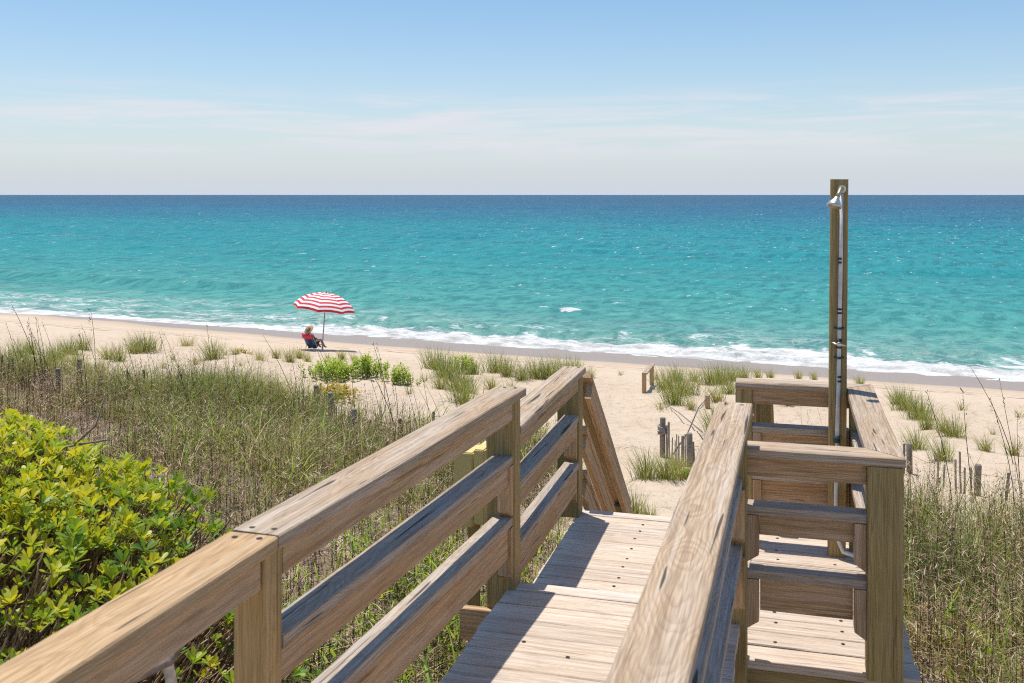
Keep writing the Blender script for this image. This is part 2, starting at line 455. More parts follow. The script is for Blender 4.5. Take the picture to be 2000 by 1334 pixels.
def sea_mat():
    m, nt, out = new_mat('sea_water')
    geo = nd(nt, 'ShaderNodeNewGeometry')
    P = geo.outputs['Position']
    sp = nd(nt, 'ShaderNodeSeparateXYZ', None, Vector=P)
    s = mth(nt, 'SUBTRACT', mth(nt, 'ADD', mth(nt, 'MULTIPLY', sp.outputs[0], float(NS[0])), mth(nt, 'MULTIPLY', sp.outputs[1], float(NS[1]))), S0)
    t = mth(nt, 'SUBTRACT', mth(nt, 'MULTIPLY', sp.outputs[0], float(NS[1])), mth(nt, 'MULTIPLY', sp.outputs[1], float(NS[0])))

    def st(a, b, c=0.0):
        return comb(nt, mth(nt, 'MULTIPLY', t, a), mth(nt, 'MULTIPLY', s, b), c)
    # colour of the water by depth: shallow bars, then the deep
    drift = noise(nt, st(0.004, 0.012), 1.0, 4.0)
    sw = mth(nt, 'MULTIPLY', s, mth(nt, 'ADD', 0.7, mth(nt, 'MULTIPLY', drift, 0.6)))
    ls = mth(nt, 'DIVIDE', mth(nt, 'LOGARITHM', mth(nt, 'MAXIMUM', sw, 1.0), 10.0), 3.6)
    c = ramp(nt, ls, [(0.0, (0.24, 0.36, 0.30)), (0.20, (0.135, 0.335, 0.29)), (0.34, (0.07, 0.31, 0.28)), (0.50, (0.012, 0.245, 0.265)),
                      (0.61, (0.003, 0.205, 0.245)), (0.67, (0.002, 0.14, 0.22)), (0.75, (0.002, 0.095, 0.19)), (0.86, (0.002, 0.068, 0.155))])
    patch = noise(nt, st(0.03, 0.09, 4.0), 1.0, 4.0, 0.6)
    c = mixc(nt, mth(nt, 'MULTIPLY', maprange(nt, patch, 0.4, 0.7), 0.30), c, (0.04, 0.20, 0.22))
    # chop: waves near the beach, longer wave groups farther out
    chop = noise(nt, st(0.95, 0.50, 1.0), 1.0, 6.0, 0.66, 0.4)
    chopm = noise(nt, st(0.75, 0.16, 21.0), 1.0, 6.0, 0.68, 0.4)
    chopf = noise(nt, st(0.30, 0.025, 31.0), 1.0, 6.0, 0.7, 0.4)
    chop2 = noise(nt, st(0.06, 0.22, 5.0), 1.0, 4.0, 0.6)
    fine = noise(nt, st(2.2, 4.5, 2.0), 1.0, 4.0, 0.6)
    wm = maprange(nt, s, 25.0, 90.0); wf = maprange(nt, s, 150.0, 500.0)
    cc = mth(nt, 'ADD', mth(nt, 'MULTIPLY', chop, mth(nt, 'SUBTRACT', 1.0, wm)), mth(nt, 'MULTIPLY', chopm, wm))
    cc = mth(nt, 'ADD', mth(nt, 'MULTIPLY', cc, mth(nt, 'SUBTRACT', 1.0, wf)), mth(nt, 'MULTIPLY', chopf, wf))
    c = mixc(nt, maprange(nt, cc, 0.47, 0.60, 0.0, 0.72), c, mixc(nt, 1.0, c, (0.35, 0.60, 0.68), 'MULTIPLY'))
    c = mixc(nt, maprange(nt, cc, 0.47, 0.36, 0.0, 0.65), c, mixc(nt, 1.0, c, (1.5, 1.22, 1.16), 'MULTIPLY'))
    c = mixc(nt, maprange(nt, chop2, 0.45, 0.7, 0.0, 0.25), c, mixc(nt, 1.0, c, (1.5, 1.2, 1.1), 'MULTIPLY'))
    swl = noise(nt, st(0.035, 0.20, 51.0), 1.0, 3.0, 0.5)
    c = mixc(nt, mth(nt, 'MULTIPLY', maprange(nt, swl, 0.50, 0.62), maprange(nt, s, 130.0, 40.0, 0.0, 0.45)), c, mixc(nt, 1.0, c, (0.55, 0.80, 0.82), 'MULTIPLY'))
    c = mixc(nt, 0.07, c, (0.30, 0.32, 0.33))
    h = mth(nt, 'ADD', mth(nt, 'MULTIPLY', chop, 0.9), mth(nt, 'ADD', mth(nt, 'MULTIPLY', fine, 0.16), mth(nt, 'MULTIPLY', chop2, 1.2)))
    bp = nd(nt, 'ShaderNodeBump', None, Height=h, Strength=0.9, Distance=0.45)
    # foam
    tl = maprange(nt, t, -42.0, -30.0)                     # 1 to the right of the umbrella
    fa = nd(nt, 'ShaderNodeAttribute', {'attribute_name': 'foam'})
    f1 = noise(nt, st(0.8, 1.3, 0.0), 1.0, 6.0, 0.68, 0.8)
    f2 = noise(nt, st(0.16, 0.35, 8.0), 1.0, 4.0)
    lace = nd(nt, 'ShaderNodeTexVoronoi', {'feature': 'DISTANCE_TO_EDGE'}, Vector=st(0.8, 1.5, f2), Scale=1.0)
    lace2 = nd(nt, 'ShaderNodeTexVoronoi', {'feature': 'DISTANCE_TO_EDGE'},
               Vector=nd(nt, 'ShaderNodeVectorMath', {'operation': 'ADD'}, i0=st(0.9, 1.9), i1=comb(nt, mth(nt, 'MULTIPLY', f1, 2.2), mth(nt, 'MULTIPLY', f2, 3.0), 0.0)).outputs[0], Scale=1.0)
    lacem = mth(nt, 'MULTIPLY', maprange(nt, lace2.outputs['Distance'], 0.13, 0.02), maprange(nt, f2, 0.42, 0.60))
    lacem = mth(nt, 'MULTIPLY', lacem, mth(nt, 'MULTIPLY', maprange(nt, s, 15.0, 5.0, 0.0, 0.85), mth(nt, 'SUBTRACT', 1.0, mth(nt, 'MULTIPLY', tl, 0.55))))
    f3 = noise(nt, st(0.42, 0.75, 40.0), 1.0, 7.0, 0.72, 0.9)
    solid = maprange(nt, mth(nt, 'ADD', fa.outputs['Fac'], mth(nt, 'MULTIPLY', mth(nt, 'SUBTRACT', f3, 0.5), 2.3)), 0.36, 0.70)
    # small caps out at sea, plus sun glitter painted in as white flecks
    cap = mth(nt, 'MULTIPLY', maprange(nt, noise(nt, st(0.9, 0.55, 11.0), 1.0, 6.0, 0.75), 0.622, 0.655), 0.9)
    cap_glint2 = mth(nt, 'MULTIPLY', maprange(nt, noise(nt, st(0.7, 0.16, 15.0), 1.0, 6.0, 0.75), 0.627, 0.66), maprange(nt, s, 40.0, 100.0))
    cap_glint3 = mth(nt, 'MULTIPLY', maprange(nt, noise(nt, st(0.28, 0.03, 18.0), 1.0, 6.0, 0.75), 0.645, 0.69), maprange(nt, s, 150.0, 400.0))
    cap = mth(nt, 'MAXIMUM', mth(nt, 'MAXIMUM', cap, cap_glint2), mth(nt, 'MULTIPLY', cap_glint3, 0.7))
    cap = mth(nt, 'MULTIPLY', cap, maprange(nt, s, 8.0, 25.0))
    foam = mth(nt, 'MAXIMUM', mth(nt, 'MAXIMUM', solid, lacem), cap)
    fc = mixc(nt, maprange(nt, f3, 0.36, 0.60), (0.42, 0.41, 0.38), (0.70, 0.70, 0.69))
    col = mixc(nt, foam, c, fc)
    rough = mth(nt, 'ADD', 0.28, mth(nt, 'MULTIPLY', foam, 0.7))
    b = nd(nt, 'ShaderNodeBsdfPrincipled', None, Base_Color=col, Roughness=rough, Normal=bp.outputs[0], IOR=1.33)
    b.inputs['Specular IOR Level'].default_value = 0.002
    nt.links.new(b.outputs[0], out.inputs[0])
    return m


def leaf_mat(name, stops, trans=0.35, rough=0.45, spec=0.35):
    """colour by the per-leaf random number stored on the mesh plus object random"""
    m, nt, out = new_mat(name)
    at = nd(nt, 'ShaderNodeAttribute', {'attribute_name': 'rnd'})
    oi = nd(nt, 'ShaderNodeObjectInfo')
    v = mth(nt, 'FRACT', mth(nt, 'ADD', at.outputs['Fac'], mth(nt, 'MULTIPLY', oi.outputs['Random'], 0.0)))
    c = ramp(nt, v, stops)
    b = nd(nt, 'ShaderNodeBsdfPrincipled', None, Base_Color=c, Roughness=rough)
    b.inputs['Specular IOR Level'].default_value = spec
    tr = nd(nt, 'ShaderNodeBsdfTranslucent', None, Color=mixc(nt, 1.0, c, (1.25, 1.2, 0.6), 'MULTIPLY'))
    mx = nd(nt, 'ShaderNodeMixShader', None, i0=trans, i1=b.outputs[0], i2=tr.outputs[0])
    nt.links.new(mx.outputs[0], out.inputs[0])
    return m


M_SAND = sand_mat()
M_SEA = sea_mat()
M_GRASS = leaf_mat('dune_grass_blades', [(0.0, (0.08, 0.13, 0.02)), (0.3, (0.19, 0.24, 0.04)), (0.6, (0.36, 0.37, 0.09)), (0.8, (0.47, 0.42, 0.15)), (1.0, (0.58, 0.45, 0.23))], 0.3, 0.5)
M_TUFT = leaf_mat('beach_grass_blades', [(0.0, (0.11, 0.17, 0.03)), (0.4, (0.24, 0.29, 0.06)), (0.7, (0.40, 0.39, 0.14)), (1.0, (0.60, 0.45, 0.24))], 0.3, 0.5)
M_DEAD = leaf_mat('dead_brown_stems', [(0.0, (0.055, 0.035, 0.022)), (0.5, (0.15, 0.095, 0.055)), (0.8, (0.33, 0.225, 0.145)), (1.0, (0.58, 0.44, 0.31))], 0.1, 0.8, 0.1)
M_STRAW = leaf_mat('dry_straw', [(0.0, (0.10, 0.062, 0.034)), (0.5, (0.25, 0.165, 0.095)), (1.0, (0.48, 0.36, 0.23))], 0.05, 0.8, 0.1)
M_GREEN = leaf_mat('bright_green_leaves', [(0.0, (0.08, 0.17, 0.02)), (0.5, (0.26, 0.40, 0.035)), (1.0, (0.60, 0.66, 0.07))], 0.42, 0.5)
M_YELLOWLEAF = leaf_mat('yellowing_leaves', [(0.0, (0.28, 0.32, 0.04)), (0.6, (0.50, 0.42, 0.05)), (1.0, (0.68, 0.38, 0.04))], 0.35, 0.5)
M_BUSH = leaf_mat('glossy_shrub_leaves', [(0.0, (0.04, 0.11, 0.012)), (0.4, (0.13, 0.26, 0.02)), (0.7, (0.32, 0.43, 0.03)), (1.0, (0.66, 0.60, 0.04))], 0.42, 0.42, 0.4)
M_TWIG = leaf_mat('shrub_twigs', [(0.0, (0.12, 0.075, 0.04)), (0.5, (0.34, 0.23, 0.14)), (1.0, (0.62, 0.48, 0.34))], 0.0, 0.8, 0.15)
M_BARK = simple_mat('grey_bark', (0.26, 0.215, 0.18), 0.9, 0, 0.4, 25, 0.1, 0.5)

# ------------------------------------------------------------------ ground and sea
def grid_rows(xs_fn, ys):
    pass


def make_ground():
    ys = np.concatenate([np.arange(-12, 4, 1.0), np.arange(4, 30, 0.16), np.arange(30, 62, 0.3), np.arange(62, 140, 3.0)])
    k = np.linspace(-1, 1, 301)
    xs = np.sign(k) * (np.abs(k) ** 1.5) * 90.0
    Xg, Yg = np.meshgrid(xs, ys)
    Zg = ground(Xg, Yg)
    n, m = Xg.shape
    v = np.stack([Xg.ravel(), Yg.ravel(), Zg.ravel()], 1)
    i = (np.arange(n - 1)[:, None] * m + np.arange(m - 1)[None, :]).ravel()
    f = np.stack([i, i + 1, i + m + 1, i + m], 1)
    me = from_arrays('sand_ground', v, f, M_SAND, smooth=True, attrs={'litter': density(v[:, 0], v[:, 1])})
    o = mesh_obj('sand_ground', me)
    tag(o, 'pale sand of the dune and the beach down to the water', None, None, 'structure')


def make_sea():
    so = np.concatenate([np.arange(-2.5, 16, 0.16), np.geomspace(16, 60, 120), np.geomspace(60.5, 600, 150)[1:], np.geomspace(620, 90000, 60)])
    kk = np.linspace(-1, 1, 420)
    rows = []; foam = []
    for s in so:
        half = 55 + s * 1.6
        tt = -8 + kk * half
        x = NS[0] * (s + S0) + NS[1] * tt
        y = NS[1] * (s + S0) - NS[0] * tt
        right = np.clip((tt + 39) / 8, 0, 1)
        wob = (fbm(tt * 0.11 + 5, tt * 0 + 2.0, 3) - 0.44) * 2.6
        wob2 = (fbm(tt * 0.45 + 5, tt * 0 + 9.0, 3) - 0.44) * 1.2
        # rolling swell, breaking crest near the beach
        z = 0.0 * tt
        amp = np.clip((s - 3) / 12, 0, 1) * 1.0
        z = z + amp * 0.07 * np.sin((s + 3 * (fbm(tt * 0.05, tt * 0 + s * 0.03, 2))) * 0.62)
        z = z + amp * 0.30 * (fbm(tt * 0.09 + 40, tt * 0 + s * 0.30, 4) - 0.44)
        if s < 700:
            z = z + np.clip(s / 40, 0, 1) * 0.7 * (fbm(tt * 0.11 + 9, tt * 0 + s * 0.13, 3) - 0.44)
        crest = np.exp(-((s - 5.0 - wob) / 1.15) ** 2)
        z = z + right * 0.34 * crest * (0.5 + fbm(tt * 0.5, tt * 0 + s * 0.4, 3))
        sw2 = np.exp(-((s - 19.0 - 2 * wob) / 1.3) ** 2) * np.clip(1.6 - right * 2 + 0.5 * np.sin(tt * .2), 0, 1)
        z = z + 0.35 * sw2
        bumpy = np.clip(1 - s / 8, 0, 1) * (fbm(tt * 1.6, tt * 0 + s * 1.6, 3) - 0.44) * (0.16 + 0.30 * right)
        z = z + bumpy * np.clip((s + 1.0) / 2.0, 0, 1)
        brk_ = np.exp(-((tt + 23.1) / 0.95) ** 2 - ((s - 15.1) / 0.9) ** 2) + 0.7 * np.exp(-((tt + 25.3) / 0.6) ** 2 - ((s - 16.2) / 0.6) ** 2)
        z = z + 0.22 * brk_
        rows.append(np.stack([x, y, z], 1))
        lead = np.clip((4.1 + wob + wob2 - s) / 1.8, 0, 1) * right * (1 - 0.16 * np.clip((s - 1.2) / 1.5, 0, 1))                      # broad bore on the right
        thin = np.clip((1.7 + wob2 * 0.8 - s) / 0.9, 0, 1)
        trail = 0.30 * np.clip((11 - s) / 6, 0, 1)
        foam.append(np.maximum(np.maximum(np.maximum(lead * 0.95, thin), trail), 1.1 * brk_))
    v = np.concatenate(rows); fo = np.concatenate(foam)
    n, m = len(so), len(kk)
    i = (np.arange(n - 1)[:, None] * m + np.arange(m - 1)[None, :]).ravel()
    f = np.stack([i, i + 1, i + m + 1, i + m], 1)
    me = from_arrays('sea', v, f, M_SEA, smooth=True, attrs={'foam': fo})
    tag(mesh_obj('sea', me), 'turquoise sea breaking in white foam on the beach', None, None, 'structure')


make_ground()
make_sea()

# ------------------------------------------------------------------ boards
AX = Vector((0.27, 0.963, 0)).normalized()      # along the walkway, towards the sea
RX = Vector((AX.y, -AX.x, 0))                   # across it, to the right


def P(u, v, drop):
    p = AX * u + RX * v
    return Vector((p.x, p.y, ZC - drop))


def board_mesh(L, w, t, mat, ch=0.004, seg=None, wav=0.0012, miter0=0.0, miter1=0.0):
    """board along local X from 0 to L, width w in Y, thickness t in Z (centred), long edges eased"""
    hw, ht = w / 2, t / 2
    ring = [(-hw + ch, -ht), (hw - ch, -ht), (hw, -ht + ch), (hw, ht - ch), (hw - ch, ht), (-hw + ch, ht), (-hw, ht - ch), (-hw, -ht + ch)]
    seg = seg or max(1, min(10, int(L / 0.18)))
    vs_, fs = [], []
    ph = random.random() * 50
    for k in range(seg + 1):
        x = L * k / seg
        dy = wav * math.sin(ph + x * 3.1); dz = wav * math.sin(ph * 1.7 + x * 2.3)
        for (a, b) in ring:
            xx = x
            if k == 0: xx += miter0 * a
            if k == seg: xx += miter1 * a
            vs_.append((xx, a + dy + random.uniform(-1, 1) * wav * 0.5, b + dz + random.uniform(-1, 1) * wav * 0.5))
    for k in range(seg):
        for j in range(8):
            a = k * 8 + j; b = k * 8 + (j + 1) % 8
            fs.append((a, a + 8, b + 8, b)[::-1])
    fs.append(tuple(range(7, -1, -1))[::-1][::-1])
    fs.append(tuple(seg * 8 + j for j in range(8)))
    return from_arrays('board', vs_, fs, mat)


def board(name, p0, p1, w, t, mat, parent, up=Vector((0, 0, 1)), **kw):
    p0, p1 = Vector(p0), Vector(p1)
    d = p1 - p0
    L = d.length
    x = d.normalized()
    y = up.cross(x)
    if y.length < 1e-4:
        y = Vector((0, 1, 0))
    y.normalize()
    z = x.cross(y)
    M = Matrix(((x.x, y.x, z.x, p0.x), (x.y, y.y, z.y, p0.y), (x.z, y.z, z.z, p0.z), (0, 0, 0, 1)))
    return mesh_obj(name, board_mesh(L, w, t, mat, **kw), parent, M)


def post(parent, u, v, wv, wu, ztop_drop, zbot_drop, mat=None, name='post', lean=(0, 0), ch=0.005):
    """upright timber, wv across, wu along the walkway"""
    p0 = P(u, v, zbot_drop); p1 = P(u + lean[0], v + lean[1], ztop_drop)
    return board(name, p0, p1, wu, wv, mat or M_POST, parent, up=RX, ch=ch)


SCREW = None


def screws(parent, pts, r=0.0085):
    global SCREW
    if SCREW is None:
        vs_ = [(0, 0, 0.0012)] + [(math.cos(a * math.pi / 4) , math.sin(a * math.pi / 4) , 0.0) for a in range(8)]
        vs_ = [(x * r, y * r, z) for x, y, z in vs_]
        SCREW = from_arrays('screw_head', vs_, [(0, k + 1, (k + 1) % 8 + 1) for k in range(8)], M_SCREW)
    for p in pts:
        mesh_obj('screw_head', SCREW, parent, Matrix.Translation(p + Vector((0, 0, 0.0015))))


def railing(parent, a0, a1, drops, side, cap_w=0.14, capmat=None, cap=True, mids=True, cap_split=None, ext=0.0, inset0=0.0, inset1=0.0):
    """one straight run: flat cap on an upright board, two lower flats on upright boards.
    a0, a1: ends (x, y) of the inner top edge; side = +1 when the wood lies to the right of that edge"""
    a0 = Vector((a0[0], a0[1], 0)); a1 = Vector((a1[0], a1[1], 0))
    d = (a1 - a0).normalized()
    r = Vector((d.y, -d.x, 0)) * side
    T = 0.038

    def run(name, off, w, t, zdrop, mat, s0=0.0, s1=0.0, up=Vector((0, 0, 1))):
        b0 = a0 + d * s0 + r * off; b1 = a1 - d * s1 + r * off
        b0.z = b1.z = ZC - zdrop
        return board(name, b0, b1, w, t, mat, parent, up=up)
    if cap:
        run('cap_board', cap_w / 2, cap_w, T, drops[0] + T / 2, capmat or M_CAP)
        run('upright_rail', 0.04, T, 0.082, drops[0] + T + 0.0425, M_RAIL, inset0, inset1)
    if cap:
        L_ = (a1 - a0).length
        for q in (0.035, L_ - 0.035):
            for off in (0.035, 0.10):
                p = a0 + d * (q + random.uniform(-.008, .008)) + r * (off + random.uniform(-.008, .008))
                screws(parent, [Vector((p.x, p.y, ZC - drops[0] - 0.0005))])
    if mids:
        for k, (dr, hb) in enumerate(((drops[1], 0.085), (drops[2], 0.132))):
            run('flat_rail', 0.018 + 0.0445, 0.089, T, dr + T / 2, M_FLAT, inset0, inset1)
            run('upright_rail', 0.018 + 0.028, T, hb, dr + T + hb / 2 + 0.001, M_RAIL, inset0, inset1)
    return d, r


def cleat(parent, p_top, length, w=0.089, t=0.038, facing=None, cham=0.03):
    """short upright block with a sloping lower end, hung under a flat rail at a post"""
    facing = facing or -AX
    x = Vector((0, 0, -1)); z = facing; y = z.cross(x)
    hw, ht = w / 2, t / 2
    vs_ = [(0, -hw, -ht), (0, hw, -ht), (0, hw, ht), (0, -hw, ht),
           (length, -hw, -ht), (length, hw, -ht), (length - cham, hw, ht), (length - cham, -hw, ht)]
    fs = [(0, 1, 2, 3), (4, 7, 6, 5), (0, 4, 5, 1), (1, 5, 6, 2), (2, 6, 7, 3), (3, 7, 4, 0)]
    me = from_arrays('cleat', vs_, fs, M_RAIL)
    M = Matrix(((x.x, y.x, z.x, p_top.x), (x.y, y.y, z.y, p_top.y), (x.z, y.z, z.z, p_top.z), (0, 0, 0, 1)))
    return mesh_obj('cleat', me, parent, M)


def deck(parent, u0, u1, v0, v1, drop, bw=0.14, nose=0.09, mat=None, screw_v=()):
    """boards laid across the walkway, a narrower nosing board at the seaward end"""
    mat = mat or M_DECK
    us = []
    u = u1 - nose
    us.append((u, u1))
    while u > u0 + 0.02:
        us.append((max(u0, u - bw), u))
        u -= bw
    for k, (a, b) in enumerate(us):
        e = random.uniform(-0.006, 0.006)
        um = (a + b) / 2
        z = drop + 0.019 + (random.uniform(-1, 1) * 0.0012 if k else -0.003)
        board('deck_board', P(um, v0 + e, z), P(um, v1 + e * 0.5, z), b - a - (0.0035 if k else 0.005), 0.038, mat if k else M_NOSE, parent, ch=0.0035, wav=0.0006)
        if k:
            screws(parent, [P(um + random.uniform(-.03, .03), v + random.uniform(-.006, .006), drop + 0.0005 - 0.0012) for v in screw_v])


H1, H2 = 1.72, 1.91          # deck levels below the camera: walkway, landing
RA = (0.86, 1.134, 1.402)    # rail tops on the walkway
RB = (1.03, 1.295, 1.57)     # rail tops round the landing
USTEP, UEND = 4.266, 5.93

# ---------------- the walkway
bw_ = empty('boardwalk', P(3.0, -0.7, 3.0))
tag(bw_, 'weathered wooden boardwalk with handrails leading down towards the beach', 'boardwalk')
dk = empty('upper_deck', P(3.0, -0.7, H1), parent=bw_)
deck(dk, 0.9, USTEP, -1.195, -0.20, H1)
screws(dk, [P(3.62, -0.80, H1), P(3.70, -0.99, H1), P(3.05, -0.6, H1)])
ld = empty('landing_deck', P(5.0, -0.7, H2), parent=bw_)
deck(ld, USTEP - 0.06, UEND, -1.225, -0.205, H2, screw_v=(-0.83,))
board('riser_board', P(USTEP - 0.03, -1.19, H1 + 0.038 + 0.077), P(USTEP - 0.03, -0.2, H1 + 0.038 + 0.077), 0.022, 0.15, M_RAIL, ld)
for v in (-1.16, -0.24):
    board('joist', P(0.9, v, H1 + 0.038 + 0.095), P(USTEP - 0.07, v, H1 + 0.038 + 0.095), 0.038, 0.185, M_POST, dk)
    board('joist', P(USTEP - 0.02, v, H2 + 0.038 + 0.095), P(UEND - 0.05, v, H2 + 0.038 + 0.095), 0.038, 0.185, M_POST, ld)
board('cross_beam', P(4.16, -1.40, H1 + 0.16), P(4.16, -1.17, H1 + 0.16), 0.038, 0.14, M_RAIL, dk)
board('cross_beam', P(4.02, -1.32, H1 + 0.27), P(4.02, -1.17, H1 + 0.27), 0.038, 0.14, M_RAIL, dk)

# left railing, walkway
lr = empty('left_railing', P(3.4, -1.2, H1), parent=bw_)
J = Vector((-0.588, 2.509)); E = Vector((0.064, 4.446))
dL = (E - J).normalized()
railing(lr, J + dL * 0.003, E, RA, -1, inset0=0.05, inset1=0.115)
dN = (Vector((544, 1046.5)) - Vector((102, 1334)))
N0 = Vector((-1.075, 0.86))
dn = (J - N0).normalized()
railing(lr, N0, J - dn * 0.003, RA, -1, mids=False, inset1=0.05, capmat=M_NEWCAP)
c1 = J + Vector((-dL.y, dL.x)) * 0.06
u1_, v1_ = c1.x * AX.x + c1.y * AX.y, c1.x * RX.x + c1.y * RX.y
post(lr, u1_, v1_, 0.089, 0.089, RA[0] + 0.039, 3.3, M_BOUNCEPOST)
c2 = Vector((-0.037, 4.39)); u2_, v2_ = c2.x * AX.x + c2.y * AX.y, c2.x * RX.x + c2.y * RX.y
post(lr, u2_, v2_, 0.13, 0.10, RA[0] + 0.039, 3.4)
for dr, ln in ((RA[1] + 0.039, 0.225), (RA[2] + 0.039, 0.235)):
    cleat(lr, P(u2_ - 0.05 - 0.019, v2_ + 0.028, dr), ln, 0.06)
post(lr, -0.3, v1_ - 0.12, 0.089, 0.089, RA[0] + 0.039, 3.3)

# left railing, landing
l2 = empty('landing_railing', P(5.2, -1.2, H2), parent=bw_)
railing(l2, (0.040, 4.44), (0.441, 5.955), RB, -1, inset0=0.0, inset1=0.13)
c3 = Vector((0.347, 5.955)); u3_, v3_ = c3.x * AX.x + c3.y * AX.y, c3.x * RX.x + c3.y * RX.y
post(l2, u3_, v3_, 0.134, 0.108, RB[0] + 0.039, H2 + 0.002)
for dr, ln in ((RB[1] + 0.039, 0.235), (RB[2] + 0.039, 0.215)):
    cleat(l2, P(u3_ - 0.054 - 0.019, v3_ + 0.02, dr), ln, 0.07)

# right railing, walkway
rr_ = empty('right_railing', P(3.0, -0.2, H1), parent=bw_)
re0 = Vector((0.856, 4.14)) - Vector((0.29, 1)).normalized() * 3.3
railing(rr_, re0, (0.856, 4.14), RA, 1, inset1=0.13)
c4 = Vector((0.893, 4.045)); u4_, v4_ = c4.x * AX.x + c4.y * AX.y, c4.x * RX.x + c4.y * RX.y
post(rr_, u4_, v4_, 0.12, 0.10, RA[0] + 0.039, 3.4)
for dr, ln in ((RA[1] + 0.039, 0.22), (RA[2] + 0.039, 0.22)):
    cleat(rr_, P(u4_ - 0.05 - 0.019, v4_ + 0.02, dr), ln, 0.07)
c5 = re0 + Vector((0.1, 0.25)); 
post(rr_, c5.x * AX.x + c5.y * AX.y, c5.x * RX.x + c5.y * RX.y, 0.089, 0.089, RA[0] + 0.039, 3.3)

# ---------------- shower platform
sp_ = empty('shower_platform', P(4.9, 0.1, 3.1))
tag(sp_, 'small square wooden shower platform with rails on the right of the boardwalk', 'platform')
sd = empty('platform_deck', P(4.9, 0.1, H2), parent=sp_)
SF, SBk, SL, SR = 4.20, 5.77, -0.20, 0.487
us = SF
k = 0
while us < SBk - 0.05:
    e = random.uniform(-0.008, 0.008)
    wdt = 0.14
    z = H2 + 0.019 + random.uniform(-1, 1) * 0.001
    board('deck_board', P(us + wdt / 2, SL, z), P(us + wdt / 2, SR + e, z), wdt - (0.004 if k else 0.003), 0.038, M_DECK, sd, ch=0.0035, wav=0.0006)
    screws(sd, [P(us + wdt / 2 + random.uniform(-.03, .03), v + random.uniform(-.01, .01), H2 - 0.0008) for v in (-0.07, 0.21)] if k else [])
    us += wdt + (0.002 if k else 0.012)
    k += 1
board('front_joist', P(SF + 0.03, SL, H2 + 0.038 + 0.095), P(SF + 0.03, SR - 0.02, H2 + 0.038 + 0.095), 0.038, 0.185, M_POST, sd)
for v in (SL + 0.03, SR - 0.06):
    board('joist', P(SF + 0.055, v, H2 + 0.038 + 0.095), P(SBk - 0.05, v, H2 + 0.038 + 0.095), 0.038, 0.185, M_POST, sd)
for (uu, vv) in ((SF + 0.3, SL + 0.1), (SF + 0.3, SR - 0.12), (SBk - 0.2, SL + 0.1), (SBk - 0.2, SR - 0.12)):
    post(sd, uu, vv, 0.14, 0.14, H2 + 0.04, 3.7, name='support_post')
T = 0.038
fr = empty('front_railing', P(4.2, 0.1, H2), parent=sp_)
FU = 4.145


def cross_rail(parent, u, v0, v1, drops, cap_v0, cap_v1, nearface=True, m0=0.0, m1=0.0, cleats=True):
    """rail run across the walkway; u = near edge of the cap"""
    board('cap_board', P(u + 0.07, cap_v0, drops[0] + T / 2), P(u + 0.07, cap_v1, drops[0] + T / 2), 0.14, T, M_CAP, parent, miter0=m0, miter1=m1)
    board('upright_rail', P(u + 0.055, v0, drops[0] + T + 0.042), P(u + 0.055, v1, drops[0] + T + 0.042), T, 0.08, M_RAIL, parent)
    for dr, hb in ((drops[1], 0.085), (drops[2], 0.132)):
        board('flat_rail', P(u + 0.062, v0, dr + T / 2), P(u + 0.062, v1, dr + T / 2), 0.089, T, M_FLAT, parent)
        board('upright_rail', P(u + 0.062, v0 + 0.05, dr + T + hb / 2 + 0.001), P(u + 0.062, v1 - 0.05, dr + T + hb / 2 + 0.001), T, hb, M_RAIL, parent)
        if cleats:
            for v, sgn in ((v0 + 0.0235, 1), (v1 - 0.0235, -1)):
                cleat(parent, P(u + 0.055, v, dr + T + 0.0005), 0.19 if hb < 0.1 else 0.20, 0.075, 0.045, facing=RX * sgn, cham=0.03)


RS = (1.03, 1.265, 1.525)
cross_rail(fr, FU, -0.172, 0.288, RS, -0.185, 0.36, m1=-1.0)
post(fr, FU + 0.07, 0.355, 0.134, 0.134, RS[0] + T + 0.001, H2 + 0.001)
bk = empty('back_railing', P(5.7, 0.1, H2), parent=sp_)
BU = 5.60
cross_rail(bk, BU, -0.205, 0.30, RS, -0.295, 0.352, m1=1.0)
post(bk, BU + 0.06, -0.25, 0.089, 0.089, RS[0] + T + 0.001, H2 + 0.001)
post(bk, BU + 0.07, 0.352, 0.10, 0.10, RS[0] + T + 0.001, H2 + 0.001)
sr = empty('side_railing', P(4.9, 0.4, H2), parent=sp_)
board('cap_board', P(FU + 0.073, 0.36, RS[0] + T / 2), P(BU + 0.067, 0.355, RS[0] + T / 2), 0.14, T, M_CAP, sr, miter0=1.0, miter1=-1.0)
board('upright_rail', P(FU + 0.142, 0.36, RS[0] + T + 0.042), P(BU + 0.015, 0.355, RS[0] + T + 0.042), T, 0.08, M_RAIL, sr)
for dr, hb in ((RS[1], 0.085), (RS[2], 0.132)):
    board('flat_rail', P(FU + 0.142, 0.355, dr + T / 2), P(BU + 0.015, 0.35, dr + T / 2), 0.089, T, M_FLAT, sr)
    board('upright_rail', P(FU + 0.142, 0.362, dr + T + hb / 2 + 0.001), P(BU + 0.015, 0.357, dr + T + hb / 2 + 0.001), T, hb, M_RAIL, sr)

